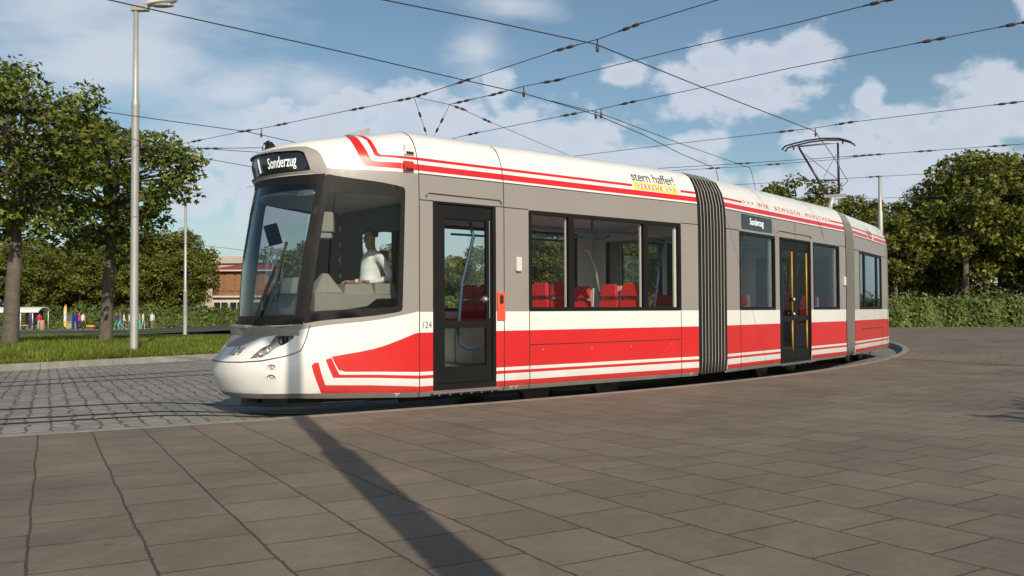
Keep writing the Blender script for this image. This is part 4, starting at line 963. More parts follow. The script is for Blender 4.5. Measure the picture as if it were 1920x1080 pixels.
person(gat(268.5, 90), RD(0), 1.74, (.62, .58, .48), (.30, .38, .30), (.55, .45, .30), stride=.5, label='blond person in cream top and pale green trousers right of the lamp post', group=PG)
person(gat(280.5, 91), RD(170), 1.66, (.03, .022, .02), (.03, .02, .02), (.35, .15, .08), label='person dressed all in black standing beside the white shirt', group=PG)
person(gat(285.5, 90), RD(150), 1.76, (.64, .66, .70), (.20, .19, .15), (.40, .28, .18), shoes=(.5, .2, .05), label='person in white shirt and khaki trousers, rightmost of the walkers', group=PG)

# the driver, seated behind the wide desk
def driver():
    P = CA.P
    J = [(P(.03, 1.2, 1.40), (.13, .17)), (P(.035, 1.2, 1.55), (.125, .165)), (P(.03, 1.2, 1.72), (.12, .175)), (P(.045, 1.2, 1.86), (.075, .13)), (P(.045, 1.2, 1.94), (.052, .055)), (P(.03, 1.2, 2.00), (.06, .06)),
         (P(.005, 1.2, 2.075), (.080, .070)), (P(.01, 1.2, 2.15), (.088, .074)), (P(.02, 1.2, 2.20), (.060, .055)), (P(-.085, 1.2, 2.085), .013), (P(-.05, 1.2, 2.03), .030),
         (P(.06, 1.02, 1.845), .062), (P(.11, .955, 1.72), .052), (P(.15, .93, 1.585), .044), (P(.02, .94, 1.54), .040), (P(-.13, .98, 1.515), .028),
         (P(.06, 1.38, 1.845), .062), (P(.08, 1.44, 1.70), .052), (P(.08, 1.46, 1.56), .044), (P(-.06, 1.40, 1.54), .036), (P(-.20, 1.32, 1.52), .028),
         (P(-.10, 1.10, 1.34), .085), (P(-.42, 1.08, 1.33), .065), (P(-.46, 1.08, .95), .045), (P(-.10, 1.30, 1.34), .085), (P(-.42, 1.32, 1.33), .065), (P(-.46, 1.32, .95), .045)]
    Ed = [(0, 1), (1, 2), (2, 3), (3, 4), (4, 5), (5, 6), (6, 7), (7, 8), (6, 9), (5, 10), (3, 11), (11, 12), (12, 13), (13, 14), (14, 15), (3, 16), (16, 17), (17, 18), (18, 19), (19, 20), (0, 21), (21, 22), (22, 23), (0, 24), (24, 25), (25, 26)]
    for w, base in (((-.13, .98, 1.515), 15), ((-.20, 1.32, 1.52), 20)):
        u, v, z = w; n = len(J); J.append((P(u - .055, v, z + .006), (.016, .034))); Ed.append((base, n))
        for k, (dv, ln) in enumerate(((-.03, .055), (-.011, .068), (.010, .064), (.028, .05))):
            J.append((P(u - .10, v + dv, z + .012), .0095)); J.append((P(u - .10 - ln * .5, v + dv * 1.1, z - .004), .0085)); J.append((P(u - .10 - ln * .8, v + dv * 1.1, z - .026), .0075)); m = len(J); Ed += [(n, m - 3), (m - 3, m - 2), (m - 2, m - 1)]
        sgn = 1 if v < 1.2 else -1
        J.append((P(u - .05, v + .040 * sgn, z + .0), .010)); J.append((P(u - .085, v + .055 * sgn, z - .012), .009)); m = len(J); Ed += [(n, m - 2), (m - 2, m - 1)]
    me = skin_mesh(J, Ed, sub=2); base = P(.03, 1.2, 1.33); o = bpy.data.objects.new('person', me); COL.objects.link(o)
    for m_ in (M['skin2'], cloth((.74, .75, .76), .7), cloth((.02, .022, .03))): me.materials.append(m_)
    for f in me.polygons:
        c = f.center; w = Vector((c.x, c.y)) - CA.O; u = w.dot(CA.d); v = w.dot(CA.n); z = c.z
        f.material_index = 0 if (z > 1.925 or (u < -.135 and z > 1.44)) else (2 if z < 1.42 else 1); f.use_smooth = True
    me.transform(Matrix.Translation(-base)); o.location = base; ROOT[o] = base
    tag(o, 'driver with dark hair in a white shirt seated at the desk inside the tram cab', 'person')
    # hair, collar, eyes, lips
    b = bmesh.new(); bmesh.ops.create_uvsphere(b, u_segments=20, v_segments=14, radius=1)
    for v in b.verts:
        x, y, z = v.co; r = 1 + .03 * sin(9 * x + 5 * z); v.co = Vector((x * .103 * r, y * .084 * r, z * .086 * r))
    bmesh.ops.delete(b, geom=[v for v in b.verts if (v.co.x < -.055 and v.co.z < .028) or v.co.z < -.052], context='VERTS')
    A_ = atan2(CA.d.y, CA.d.x); bmesh.ops.transform(b, matrix=Matrix.Translation(P(.022, 1.2, 2.16)) @ Matrix.Rotation(A_, 4, 'Z'), verts=b.verts); h = fin('hair', b, M['hair'], o, smooth=True); solid(h, .01)
    b = bmesh.new(); lathe(b, P(.04, 1.2, 1.90), [(.074, 0), (.066, .035), (.060, .05), (.058, .035)], seg=18); fin('collar', b, cloth((.74, .75, .76), .7), o)
    for dv in (-.03, .03):
        b = bmesh.new(); bmesh.ops.create_uvsphere(b, u_segments=10, v_segments=8, radius=.010, matrix=Matrix.Translation(P(-.072, 1.2 + dv, 2.105))); fin('eye', b, M['hair'], o, smooth=True)
        b = bmesh.new(); bmesh.ops.create_uvsphere(b, u_segments=10, v_segments=8, radius=.02, matrix=Matrix.Translation(P(.03, 1.2 + dv * 2.55, 2.085)) @ Matrix.Diagonal((.7, .35, 1.2, 1))); fin('ear', b, M['skin2'], o, smooth=True)
    b = bmesh.new(); box(b, P(-.076, 1.2, 2.045), (.012, .04, .010), A_, bev=.003); fin('mouth', b, mat('lips', (.22, .07, .05), .5), o)
driver()

# ------------------------------------------------------------------ foliage
def leaf_mat(name, c1, c2, tr=.3):
    m = bpy.data.materials.new(name); m.use_nodes = True; t = m.node_tree; b = t.nodes['Principled BSDF']; o = t.nodes['Material Output']
    g = nd(t, 'ShaderNodeNewGeometry'); mx = nd(t, 'ShaderNodeMix'); mx.data_type = 'RGBA'; t.links.new(g.outputs['Random Per Island'], mx.inputs[0]); mx.inputs[6].default_value = (*c1, 1); mx.inputs[7].default_value = (*c2, 1)
    n = nd(t, 'ShaderNodeTexNoise'); n.inputs['Scale'].default_value = .55; n.inputs['Detail'].default_value = 3; t.links.new(g.outputs['Position'], n.inputs['Vector'])
    r = nd(t, 'ShaderNodeMapRange'); t.links.new(n.outputs[0], r.inputs[0]); r.inputs[1].default_value = .3; r.inputs[2].default_value = .7; r.inputs[3].default_value = .7; r.inputs[4].default_value = 1.35
    h = nd(t, 'ShaderNodeHueSaturation'); t.links.new(mx.outputs[2], h.inputs['Color']); t.links.new(r.outputs[0], h.inputs['Value'])
    t.links.new(h.outputs[0], b.inputs['Base Color']); b.inputs['Roughness'].default_value = .55; b.inputs['Specular IOR Level'].default_value = .3
    tl = nd(t, 'ShaderNodeBsdfTranslucent'); t.links.new(h.outputs[0], tl.inputs[0]); ms = nd(t, 'ShaderNodeMixShader'); ms.inputs[0].default_value = tr
    t.links.new(b.outputs[0], ms.inputs[1]); t.links.new(tl.outputs[0], ms.inputs[2]); t.links.new(ms.outputs[0], o.inputs[0]); return m
M['leaf'] = leaf_mat('maple leaves', (.030, .050, .007), (.215, .25, .034))
M['leafd'] = leaf_mat('wood leaves', (.028, .046, .008), (.235, .25, .036))
M['hedge'] = leaf_mat('hedge leaves', (.055, .095, .022), (.18, .225, .055))
M['blade'] = leaf_mat('grass blades', (.085, .125, .012), (.23, .27, .04), .4)
M['bark'] = mat('tree bark', (.105, .088, .068), .9, var=.3, vscale=5, bump=.9, bscale=14)
SHAPES = {1: [(0, 0), (.42, .10), (.50, .46), (.20, .48), (.04, 1.0), (-.16, .50), (-.52, .44), (-.40, .08)], 0: [(0, 0), (.35, .4), (0, 1), (-.35, .4)]}
def leaves(rng, clusters, n, size, kind=1, upb=.5, flat=.75):
    V = []; F = []; S_ = SHAPES[kind]
    for c, r in clusters:
        for _ in range(int(n * (r ** 2))):
            d = Vector((rng.gauss(0, 1), rng.gauss(0, 1), rng.gauss(0, 1))); d.normalize(); p = Vector(c) + Vector((d.x, d.y, d.z * flat)) * r * rng.uniform(.25, 1.0) ** .6
            nrm = (d * .6 + Vector((rng.gauss(0, .5), rng.gauss(0, .5), rng.gauss(0, .5) + upb))).normalized(); a = nrm.orthogonal().normalized(); a = Matrix.Rotation(rng.uniform(0, 6.3), 3, nrm) @ a; b_ = nrm.cross(a); s = size * rng.uniform(.65, 1.3); i0 = len(V)
            for x, y in S_: V.append(p + a * x * s + b_ * y * s - nrm * (abs(x) * .3 * s))
            F.append(tuple(range(i0, i0 + len(S_))))
    return V, F
def tree_meshes(seed, h, cr, cz, ch, K, n, lsize, trunk_r, fork=.35, kind=1, lean=(0, 0), cl=(.55, 1.0), nbr=None, hollow=.35, shapef=None):
    """h height, crown centre height cz, half height ch, radius cr"""
    rng = random.Random(seed); cl_ = []
    for _ in range(K * 6):
        if len(cl_) >= K: break
        d = Vector((rng.gauss(0, 1), rng.gauss(0, 1), rng.gauss(0, 1))).normalized() * rng.uniform(hollow, 1) ** .5
        p = Vector((d.x * cr, d.y * cr, cz + d.z * ch)) * 1
        if d.z < -.3: p.x *= .8; p.y *= .8
        if all((p - q).length > .38 * (cl[0] + cl[1]) for q, _r in cl_): cl_.append((p, rng.uniform(*cl)))
    V, F = leaves(rng, cl_, n, lsize, kind)
    lm = bpy.data.meshes.new('crown'); lm.from_pydata(V, [], F); lm.materials.append(M['leaf'] if lsize < .22 else M['leafd']); lm.update()
    bm = bmesh.new(); stems = []
    zf = h * fork
    lead = [Vector((0, 0, -.3)), Vector((rng.uniform(-.05, .05), 0, .15)), Vector((lean[0] * .3, lean[1] * .3, zf * .6)), Vector((lean[0] * .6, lean[1] * .6, zf))]
    tube(bm, [Vector((0, 0, -.3)), Vector((0, 0, .0)), Vector((0, 0, .35))] + lead[2:], [trunk_r * 1.5, trunk_r * 1.35, trunk_r * 1.08, trunk_r * .95, trunk_r * .8], seg=12)
    ns = 3
    for k in range(ns):
        a = rng.uniform(0, 1) + k * 2 * pi / ns; P_ = [lead[-1]]; w = cr * (.25 if k else .1)
        for s in range(1, 6):
            t = s / 5; P_.append(lead[-1] + Vector((cos(a) * w * t ** .8 + rng.uniform(-.1, .1), sin(a) * w * t ** .8 + rng.uniform(-.1, .1), (cz + ch * .7 - zf) * t)))
        tube(bm, P_, [trunk_r * .62 * (1 - .85 * i / 5) for i in range(6)], seg=8); stems.append(P_)
    for p, r in cl_[:nbr or K]:
        best = min((q for S_ in stems for q in S_[1:]), key=lambda q: (q - p).length + (8 if q.z > p.z - .1 else 0)); m = best.lerp(p, .5) + Vector((rng.uniform(-.2, .2), rng.uniform(-.2, .2), rng.uniform(-.1, .3)))
        tube(bm, [best, best.lerp(m, .6), m, p], [.055 * trunk_r / .2, .045 * trunk_r / .2, .03 * trunk_r / .2, .01], seg=5, caps=False)
    tm = bpy.data.meshes.new('trunk'); bm.to_mesh(tm); bm.free(); tm.materials.append(M['bark'])
    for p in tm.polygons: p.use_smooth = True
    return lm, tm
def tree(loc, meshes, rot, sc_, label, group=None, name='tree', cat='tree'):
    t = bpy.data.objects.new(name, None); COL.objects.link(t); t.location = loc; t.rotation_euler.z = rot; t.scale = sc_; tag(t, label, cat, group)
    for nm, me in (('crown', meshes[0]), ('trunk', meshes[1])):
        o = bpy.data.objects.new(nm, me); COL.objects.link(o); o.parent = t
    return t
GL = 'maples on the grass island'
p = at(25, 655, 27.0); tree((p.x - .1, 27.0, G(27) - .02), tree_meshes(5, 9, 3.05, 6.0, 2.75, 115, 200, .165, .22, fork=.36, cl=(.4, .8), lean=(.25, 0)), 0, (1, 1, 1), 'large maple nearest the left edge with a pale trunk on the grass', GL)
p = at(198, 640, 32.0); tree((p.x, 32.0, G(32) - .02), tree_meshes(9, 9, 3.2, 5.85, 2.7, 120, 200, .17, .21, fork=.34, cl=(.4, .8), lean=(.2, 0)), 0, (1, 1, 1), 'large maple with a dark forked trunk on the grass left of the lamp post', GL)
BT = [tree_meshes(20 + i, 11, 3.8, 7.0, 4.0, 80, 120, .27, .22, fork=.42, kind=1, cl=(.5, 1.25), nbr=30, hollow=.2) for i in range(3)] + [tree_meshes(40 + i, 11, 3.4, 5.6, 4.8, 80, 120, .25, .18, fork=.3, kind=1, cl=(.5, 1.2), nbr=24, hollow=.15) for i in range(2)]
rng = random.Random(77)
# far left wood (pixel column, distance, height of the treetop line)
LW = [(-40, 99, 470), (10, 101, 445), (45, 108, 430), (85, 100, 440), (118, 106, 452), (150, 100, 470), (182, 109, 440), (215, 101, 448), (248, 107, 455), (283, 100, 445), (308, 103, 432), (335, 108, 430), (352, 101, 460), (60, 122, 430), (130, 124, 430), (200, 121, 430), (270, 123, 435), (330, 125, 440), (515, 118, 450), (560, 112, 440), (600, 108, 445), (470, 125, 520), (425, 140, 515)]
side_word = ['first', 'second', 'third', 'fourth', 'fifth', 'sixth', 'seventh', 'eighth', 'ninth', 'tenth', 'eleventh', 'twelfth', 'thirteenth']
for i, (x, Y, yt) in enumerate(LW):
    g = G(Y); hgt = 1.15 - g + (584 - yt) / FPX * Y; s = hgt / 11.2; q = at(x, 600, Y); me = BT[i % 5]
    lab = ('%s tree from the left in the front row behind the left hedge' % side_word[i]) if i < 13 else 'tree deep in the wood behind the left front row'
    if i >= 18: lab = 'tree in the wood seen through the tram cab windows'
    if 13 <= i < 18: lab = '%s tree from the left in the rear row of the left wood' % side_word[i - 13]
    if 18 <= i < 22: lab = 'tree seen through the tram windscreen and cab, %s of four' % side_word[i - 18]
    if i == 22: lab = 'small tree in front of the pale wall beside the slatted house'
    tree((q.x, Y, g), me, rng.uniform(0, 6.28), (s * rng.uniform(.95, 1.15), s * rng.uniform(.95, 1.15), s), lab, 'trees of the left wood')
RW = [(1680, 61, 398), (1742, 66, 330), (1812, 60, 285), (1880, 63, 284), (1955, 61, 262), (1715, 76, 372), (1775, 78, 310), (1850, 80, 285), (1925, 80, 270), (1440, 74, 350), (1500, 76, 330), (1560, 74, 345), (1615, 78, 368), (1655, 72, 385), (1480, 92, 345),
      (1380, 74, 400), (1310, 70, 400), (1240, 74, 390), (1170, 70, 400), (1100, 75, 400), (1030, 70, 415), (960, 76, 435), (900, 72, 460), (850, 78, 470), (800, 74, 465), (740, 78, 450), (680, 75, 450), (640, 84, 450), (1270, 64, 420), (1130, 63, 430), (1010, 64, 440)]
RWO = sorted([r_[0] for r_ in RW[15:]], reverse=True)
ordn = ['in front of the dark wood right of the tram rear', 'left of the tallest crown at the right', 'tallest crown in the right wood with a straight pale trunk', 'right of the tallest crown', 'at the right edge of the picture']
for i, (x, Y, yt) in enumerate(RW):
    hgt = 1.15 + (580 - yt) / FPX * Y; s = hgt / 11.2; q = at(x, 600, Y); w = rng.uniform(.95, 1.2)
    if i < 5: lab = 'broad tree ' + ordn[i]
    elif i < 9: lab = '%s tree from the left in the back row of the right wood' % side_word[i - 5]
    elif i < 15: lab = ['leftmost treetop over the tram roof behind the pantograph', 'treetop right behind the pantograph bow', 'treetop behind the pantograph foot', 'treetop just left of the thin pole over the tram roof', 'treetop right behind the thin pole', 'far treetop glimpsed behind the pantograph'][i - 9]
    else: lab = '%s tree from the right in the wood behind the tram, glimpsed through its windows' % (side_word + ['fourteenth', 'fifteenth', 'sixteenth'])[RWO.index(x)]
    tree((q.x, Y, -.02), BT[(i * 2 + 1) % 5], rng.uniform(0, 6.28), (s * w, s * w, s), lab, 'trees of the right wood' if i < 15 else 'trees behind the tram')
# undergrowth filling the wood edge
def thicket(name, seed, x0, x1, y0, y1, z, h, n, size, label):
    r = random.Random(seed); cl = [((r.uniform(x0, x1), r.uniform(y0, y1), z + r.uniform(.2, h)), r.uniform(.7, 1.4)) for _ in range(n)]
    V, F = leaves(r, cl, 34, size, 1); me = bpy.data.meshes.new(name); me.from_pydata(V, [], F); me.materials.append(M['leafd']); o = bpy.data.objects.new(name, me); COL.objects.link(o)
    tag(o, label, 'undergrowth', kind='stuff')
thicket('undergrowth', 3, -72, -39, 101, 110, -.8, 4.5, 230, .42, 'tangled undergrowth between the trunks of the left wood')
thicket('undergrowth', 4, -18, 45, 66, 76, 0, 5.0, 280, .36, 'tangled undergrowth between the trunks of the right wood')
thicket('undergrowth', 6, 15, 62, 96, 104, 0, 8.5, 330, .5, 'dark depth of the right wood far behind the trunks')
thicket('undergrowth', 7, -75, -30, 128, 136, -.8, 8.0, 260, .55, 'dark depth of the left wood far behind the trunks')
# hedges
def hedge(name, x0, x1, y0, dy, z0, h, n, size, label, seed, zf=None):
    r = random.Random(seed); V = []; F = []; S_ = SHAPES[1]
    for _ in range(n):
        x = r.uniform(x0, x1); t = r.random(); top = h * (1 + .16 * sin(x * 1.7) * sin(x * .63 + 1) + .08 * sin(x * 5)) + (r.random() ** 5) * .6; bulge = .55 * sin(x * 2.3) * sin(x * .9)
        if t < .62: z = r.uniform(0, top); y = y0 + .30 * (z / top) + bulge * .6 + abs(r.gauss(0, .12)); nv = Vector((0, -1, .35))
        else: z = top + abs(r.gauss(0, .08)) * r.random() - .05; y = y0 + r.uniform(.2, dy); nv = Vector((0, -.2, 1))
        p = Vector((x, y, z + z0)); nrm = (nv + Vector((r.gauss(0, .6), r.gauss(0, .5), r.gauss(0, .6)))).normalized(); a = nrm.orthogonal().normalized(); a = Matrix.Rotation(r.uniform(0, 6.3), 3, nrm) @ a; b_ = nrm.cross(a); s = size * r.uniform(.6, 1.35); i0 = len(V)
        for u, v in S_: V.append(p + a * u * s + b_ * v * s)
        F.append(tuple(range(i0, i0 + len(S_))))
    root = thing(name, ((x0 + x1) / 2, y0, z0), label, 'hedge')
    me = bpy.data.meshes.new('foliage'); me.from_pydata(V, [], F); link('foliage', me, M['hedge'], root)
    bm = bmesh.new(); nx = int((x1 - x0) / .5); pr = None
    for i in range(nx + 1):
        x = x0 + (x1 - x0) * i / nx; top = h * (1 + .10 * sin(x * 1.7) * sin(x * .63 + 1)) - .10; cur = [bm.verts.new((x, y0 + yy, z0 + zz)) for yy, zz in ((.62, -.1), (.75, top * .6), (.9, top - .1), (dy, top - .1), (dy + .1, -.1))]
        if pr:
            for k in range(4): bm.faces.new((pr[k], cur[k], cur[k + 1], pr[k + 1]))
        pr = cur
    fin('dark_backing', bm, mat('hedge inside', (.030, .045, .014), .95, var=.4, vscale=6), root)  # solid dark sheet behind the leaves, its colour stands in for inner shade
hedge('hedge', -75, -22, 96.0, 2.0, G(96) - .02, 1.95, 22000, .26, 'long dense green hedge behind the far road at the left', 11)
hedge('hedge', -12, 46, 54.6, 2.6, -.02, 1.5, 34000, .19, 'long dense green hedge edging the paving at the right', 12)
bm = bmesh.new(); vs = [bm.verts.new(p) for p in ((-25, 56.5, -.05), (120, 56.5, -.05), (120, 140, -.05), (-25, 140, -.05))]; bm.faces.new(vs); tag(fin('wood_floor', bm, M['soil']), kind='structure')
# grass blades
def grass():
    r = random.Random(8); V = []; F = []
    for _ in range(88000):
        s = r.uniform(-2.0, 16); t = .22 + 26 * r.random() ** 1.5; p = KA + KD * s + KN * t
        if p.x < -.60 * p.y - .5 or p.x > -.16 * p.y: continue
        z = G(p.y) - .01 + .03 * sin(p.x * .7) * sin(p.y * .5) * min(1, t / 3)
        far = .7 + p.y / 45; cl = .55 + .45 * sin(p.x * 1.9 + 1.3 * sin(p.y * 1.1)) * sin(p.y * 1.4); hh = r.uniform(.08, .25) * (.7 + .6 * cl) * (.55 if t < .45 else 1); w = r.uniform(.008, .016) * far; a = r.uniform(0, 6.28); l = r.uniform(.0, .10)
        dx, dy = cos(a) * w, sin(a) * w; bx, by = -sin(a) * l + r.gauss(0, .02), cos(a) * l + r.gauss(0, .02); i0 = len(V)
        V += [(p.x - dx, p.y - dy, z), (p.x + dx, p.y + dy, z), (p.x + dx * .7 + bx * .4, p.y + dy * .7 + by * .4, z + hh * .6), (p.x + bx, p.y + by, z + hh)]
        F += [(i0, i0 + 1, i0 + 2), (i0, i0 + 2, i0 + 3)]
    me = bpy.data.meshes.new('grass'); me.from_pydata(V, [], F); me.materials.append(M['blade']); o = bpy.data.objects.new('grass', me); COL.objects.link(o); tag(o, 'unmown green grass blades covering the island behind the kerb', 'grass', kind='stuff')
grass()

# ------------------------------------------------------------------ lamps and poles
def street_lamp(x, y, z, H, r, label, arm, collar=6.5, group='tall grey street lamps'):
    t = thing('street_lamp', (x, y, z), label, 'street lamp', group); c = Vector((x, y, z)); a = Vector((cos(arm), sin(arm), 0))
    b = bmesh.new(); lathe(b, c, [(r * 1.15, 0), (r * 1.1, .05), (r, .12), (r * .93, collar), (r * .98, collar + .02), (r * .98, collar + .10), (r * .70, collar + .22), (r * .62, H)], seg=20); p = fin('post', b, M['galv'], t)
    b = bmesh.new(); box(b, c + Vector((0, 0, 1.0)) + a * (r * .97), (.02, .10, .32), arm, bev=.004); fin('service_door', b, M['galv'], p)
    b = bmesh.new(); box(b, c + Vector((0, 0, H + .05)) + a * .10, (.42, .16, .16), arm, bev=.02); br = fin('bracket', b, M['galv'], t)
    b = bmesh.new(); bmesh.ops.create_uvsphere(b, u_segments=18, v_segments=12, radius=1)
    for v in b.verts: v.co = Vector((v.co.x * .42, v.co.y * .17, v.co.z * (.14 if v.co.z > 0 else .06)))
    bmesh.ops.transform(b, matrix=Matrix.Translation(c + a * .62 + Vector((0, 0, H + .17))) @ Matrix.Rotation(arm, 4, 'Z') @ Matrix.Rotation(RD(-8), 4, 'Y'), verts=b.verts); hd = fin('lamp_head', b, M['shell'], t, smooth=True)
    b = bmesh.new(); bmesh.ops.create_uvsphere(b, u_segments=14, v_segments=8, radius=1)
    for v in b.verts: v.co = Vector((v.co.x * .30, v.co.y * .12, v.co.z * .05))
    bmesh.ops.transform(b, matrix=Matrix.Translation(c + a * .66 + Vector((0, 0, H + .10))) @ Matrix.Rotation(arm, 4, 'Z'), verts=b.verts); fin('lens', b, M['lens'], hd, smooth=True)
    return t
p = at(251, 667, 21.6); street_lamp(p.x, 21.6, G(21.6), 8.45, .095, 'tall grey street lamp standing at the grass kerb in the foreground left', RD(-2), collar=6.05)
p = at(347, 625, 54); street_lamp(p.x, 54, G(54), 8.75, .12, 'slimmer far street lamp on the grass with its head in the leaves', RD(0), collar=2.6)
street_lamp(2.25, -2.75, 0, 9.2, .14, 'street lamp behind the viewer whose long shadow crosses the paving', RD(-150), collar=6.3)
p = at(1651, 430, 34); b = bmesh.new(); lathe(b, Vector((p.x, 34, -.15)), [(.11, 0), (.09, 5.0), (.07, 5.05), (.06, 6.35), (0, 6.36)], seg=14); tag(fin('catenary_mast', b, M['galv'], loc=(p.x, 34, -.15), smooth=True), 'thin grey mast standing behind the rear end of the tram', 'pole')
# a small street tree behind the viewer, throwing leafy shade onto the right edge of the paving
tree((10.35, -1.1, 0), tree_meshes(61, 7, 1.6, 6.0, 1.3, 26, 150, .16, .09, fork=.6, cl=(.35, .6)), 0, (1, 1, 1), 'young maple behind the viewer shading the right edge of the paving')

# ------------------------------------------------------------------ overhead wires
ZC, ZS = 5.3, 5.6
M['wire'] = mat('blackened wire', (.018, .018, .02), .6); M['porc'] = mat('brown insulator', (.07, .045, .035), .35)
def wire(name, px, z, r, label, beads=(), group=None, drops=(), ext=(12, 12)):
    P_ = [onz(x, y, z) for x, y in px]; base = P_[0]; W_ = list(P_)
    if ext[0]: W_.insert(0, P_[0] + (P_[0] - P_[1]).normalized() * ext[0])
    if ext[1]: W_.append(P_[-1] + (P_[-1] - P_[-2]).normalized() * ext[1])
    t = thing(name, tuple(base), label, 'overhead wire', group)
    b = bmesh.new(); tube(b, W_, r, seg=5); fin('wire', b, M['wire'], t)
    for x, y in beads:
        c = onz(x, y, z); i = min(range(len(px) - 1), key=lambda i: abs((px[i][0] + px[i + 1][0]) / 2 - x) - (1e3 if min(px[i][0], px[i + 1][0]) <= x <= max(px[i][0], px[i + 1][0]) else 0)); d = (P_[i + 1] - P_[i]).normalized()
        lam = (c - P_[i]).dot(d); c = P_[i] + d * lam
        b = bmesh.new()
        for k in (-1, 1): lathe(b, c + d * (.11 * k), [(.006, -.085), (.026, -.06), (.030, 0), (.026, .06), (.006, .085)], seg=8, axis=d)
        tube(b, [c - d * .28, c + d * .28], r * 1.7, seg=5); fin('insulator', b, M['porc'], t)
    for x, y in drops:
        c = onz(x, y, z); b = bmesh.new(); tube(b, [c, c - Vector((0, 0, .10)), c - Vector((0, 0, .11)), c - Vector((0, 0, .2))], [.012, .012, .035, .02], seg=8); fin('clamp', b, M['porc'], t)
GC = 'tram contact wires'; GS = 'span wires of the overhead line'
wire('contact_wire', [(205, 0), (420, 48), (640, 97), (873, 151), (985, 176), (1033, 190), (1117, 215), (1207, 253), (1280, 290), (1342, 316), (1345, 330)], ZC, .0095, 'contact wire from the top left corner falling to the first bellows', group=GC)
wire('contact_wire', [(1033, 189), (1127, 213), (1280, 271), (1407, 315), (1416, 352)], ZC, .008, 'contact wire branching off and ending over the middle car', group=GC, ext=(0, 12))
wire('contact_wire', [(720, 0), (900, 36), (1117, 83), (1280, 149), (1400, 197), (1528, 246), (1560, 290), (1590, 340), (1573, 355)], ZC, .0095, 'contact wire crossing the upper middle and reaching the pantograph', group=GC, ext=(12, 0))
wire('contact_wire', [(-60, 170), (0, 180), (247, 217), (463, 247), (553, 267), (640, 288)], ZC, .009, 'contact wire passing in front of the left trees', group=GC)
wire('contact_wire', [(180, 262), (257, 273), (353, 279), (492, 277), (600, 276)], ZC, .009, 'upper of two close wires left of the tram brow', group=GC, beads=[(398, 279)], ext=(12, 0))
wire('contact_wire', [(400, 280), (493, 286), (600, 293)], ZC, .009, 'lower of two close wires left of the tram brow', group=GC, ext=(0, 0))
wire('contact_wire', [(340, 288), (350, 291), (467, 312), (560, 328)], ZC, .009, 'lowest wire running down towards the tram brow', group=GC, ext=(3, 12))
wire('span_wire', [(250, 285), (325, 273), (463, 245), (490, 241), (640, 210), (775, 183), (873, 151), (1050, 93), (1120, 74), (1190, 48), (1345, 0)], ZS, .0075, 'long span wire rising from the left trees to the top edge', beads=[(368, 264), (463, 246), (528, 233), (672, 204), (757, 186), (792, 178), (870, 152), (1058, 90), (1180, 50)], drops=[(490, 242), (1120, 75)], group=GS)
wire('span_wire', [(778, 182), (842, 196), (860, 202), (913, 226), (1068, 292)], ZS, .006, 'span wire running down right from the twin knots', beads=[(860, 203), (912, 226)], group=GS, ext=(0, 12))
wire('span_wire', [(777, 184), (798, 247)], ZS, .006, 'left of two short wires forming a V above the roof dome', beads=[(788, 215), (797, 243)], group=GS, ext=(0, 8))
wire('span_wire', [(843, 197), (817, 249)], ZS, .006, 'right of two short wires forming a V above the roof dome', beads=[(829, 226), (819, 244)], group=GS, ext=(0, 8))
wire('span_wire', [(842, 196), (930, 176), (985, 161), (1035, 152), (1187, 114), (1280, 91), (1480, 46), (1657, 2)], ZS, .0075, 'span wire from the right knot up to the top right', beads=[(868, 190), (930, 175), (1033, 151), (1655, 3)], drops=[(982, 163)], group=GS, ext=(0, 12))
wire('span_wire', [(848, 260), (890, 250), (1067, 215), (1123, 205), (1177, 193), (1280, 172), (1480, 128), (1740, 77), (1920, 42), (1990, 28)], ZS, .0075, 'span wire from the roof shoulder to the upper right edge', beads=[(890, 251), (1067, 214), (1177, 192), (1752, 75), (1910, 44)], drops=[(1117, 206), (1127, 205)], group=GS)
wire('span_wire', [(1075, 293), (1280, 268), (1528, 240), (1590, 230), (1920, 190), (1990, 182)], ZS, .0075, 'span wire passing just above the pantograph', beads=[(1475, 246), (1588, 231), (1890, 194)], drops=[(1529, 241)], group=GS)
wire('span_wire', [(1230, 316), (1400, 306), (1640, 290), (1920, 270), (1990, 265)], ZS, .0085, 'upper of the wires crossing behind the pantograph frame', beads=[(1395, 306), (1612, 292), (1640, 290), (1735, 283), (1875, 273)], group=GS)
wire('span_wire', [(1240, 321), (1400, 312), (1580, 298), (1640, 290)], ZS, .0075, 'span wire running close below another towards the pantograph', beads=[(1340, 316), (1450, 307)], group=GS, ext=(12, 0))
wire('span_wire', [(1385, 346), (1580, 335), (1645, 331), (1760, 325), (1920, 318)], ZS, .008, 'span wire behind the pantograph foot meeting the thin mast', beads=[(1640, 332)], group=GS)
wire('span_wire', [(1560, 374), (1720, 369), (1900, 364)], ZS, .008, 'lowest span wire just above the rear car roof', beads=[(1700, 370)], group=GS)
wire('span_wire', [(380, 460), (430, 466), (560, 482)], ZS - 1.0, .01, 'faint far wire above the slatted house', group=GS, ext=(30, 30))

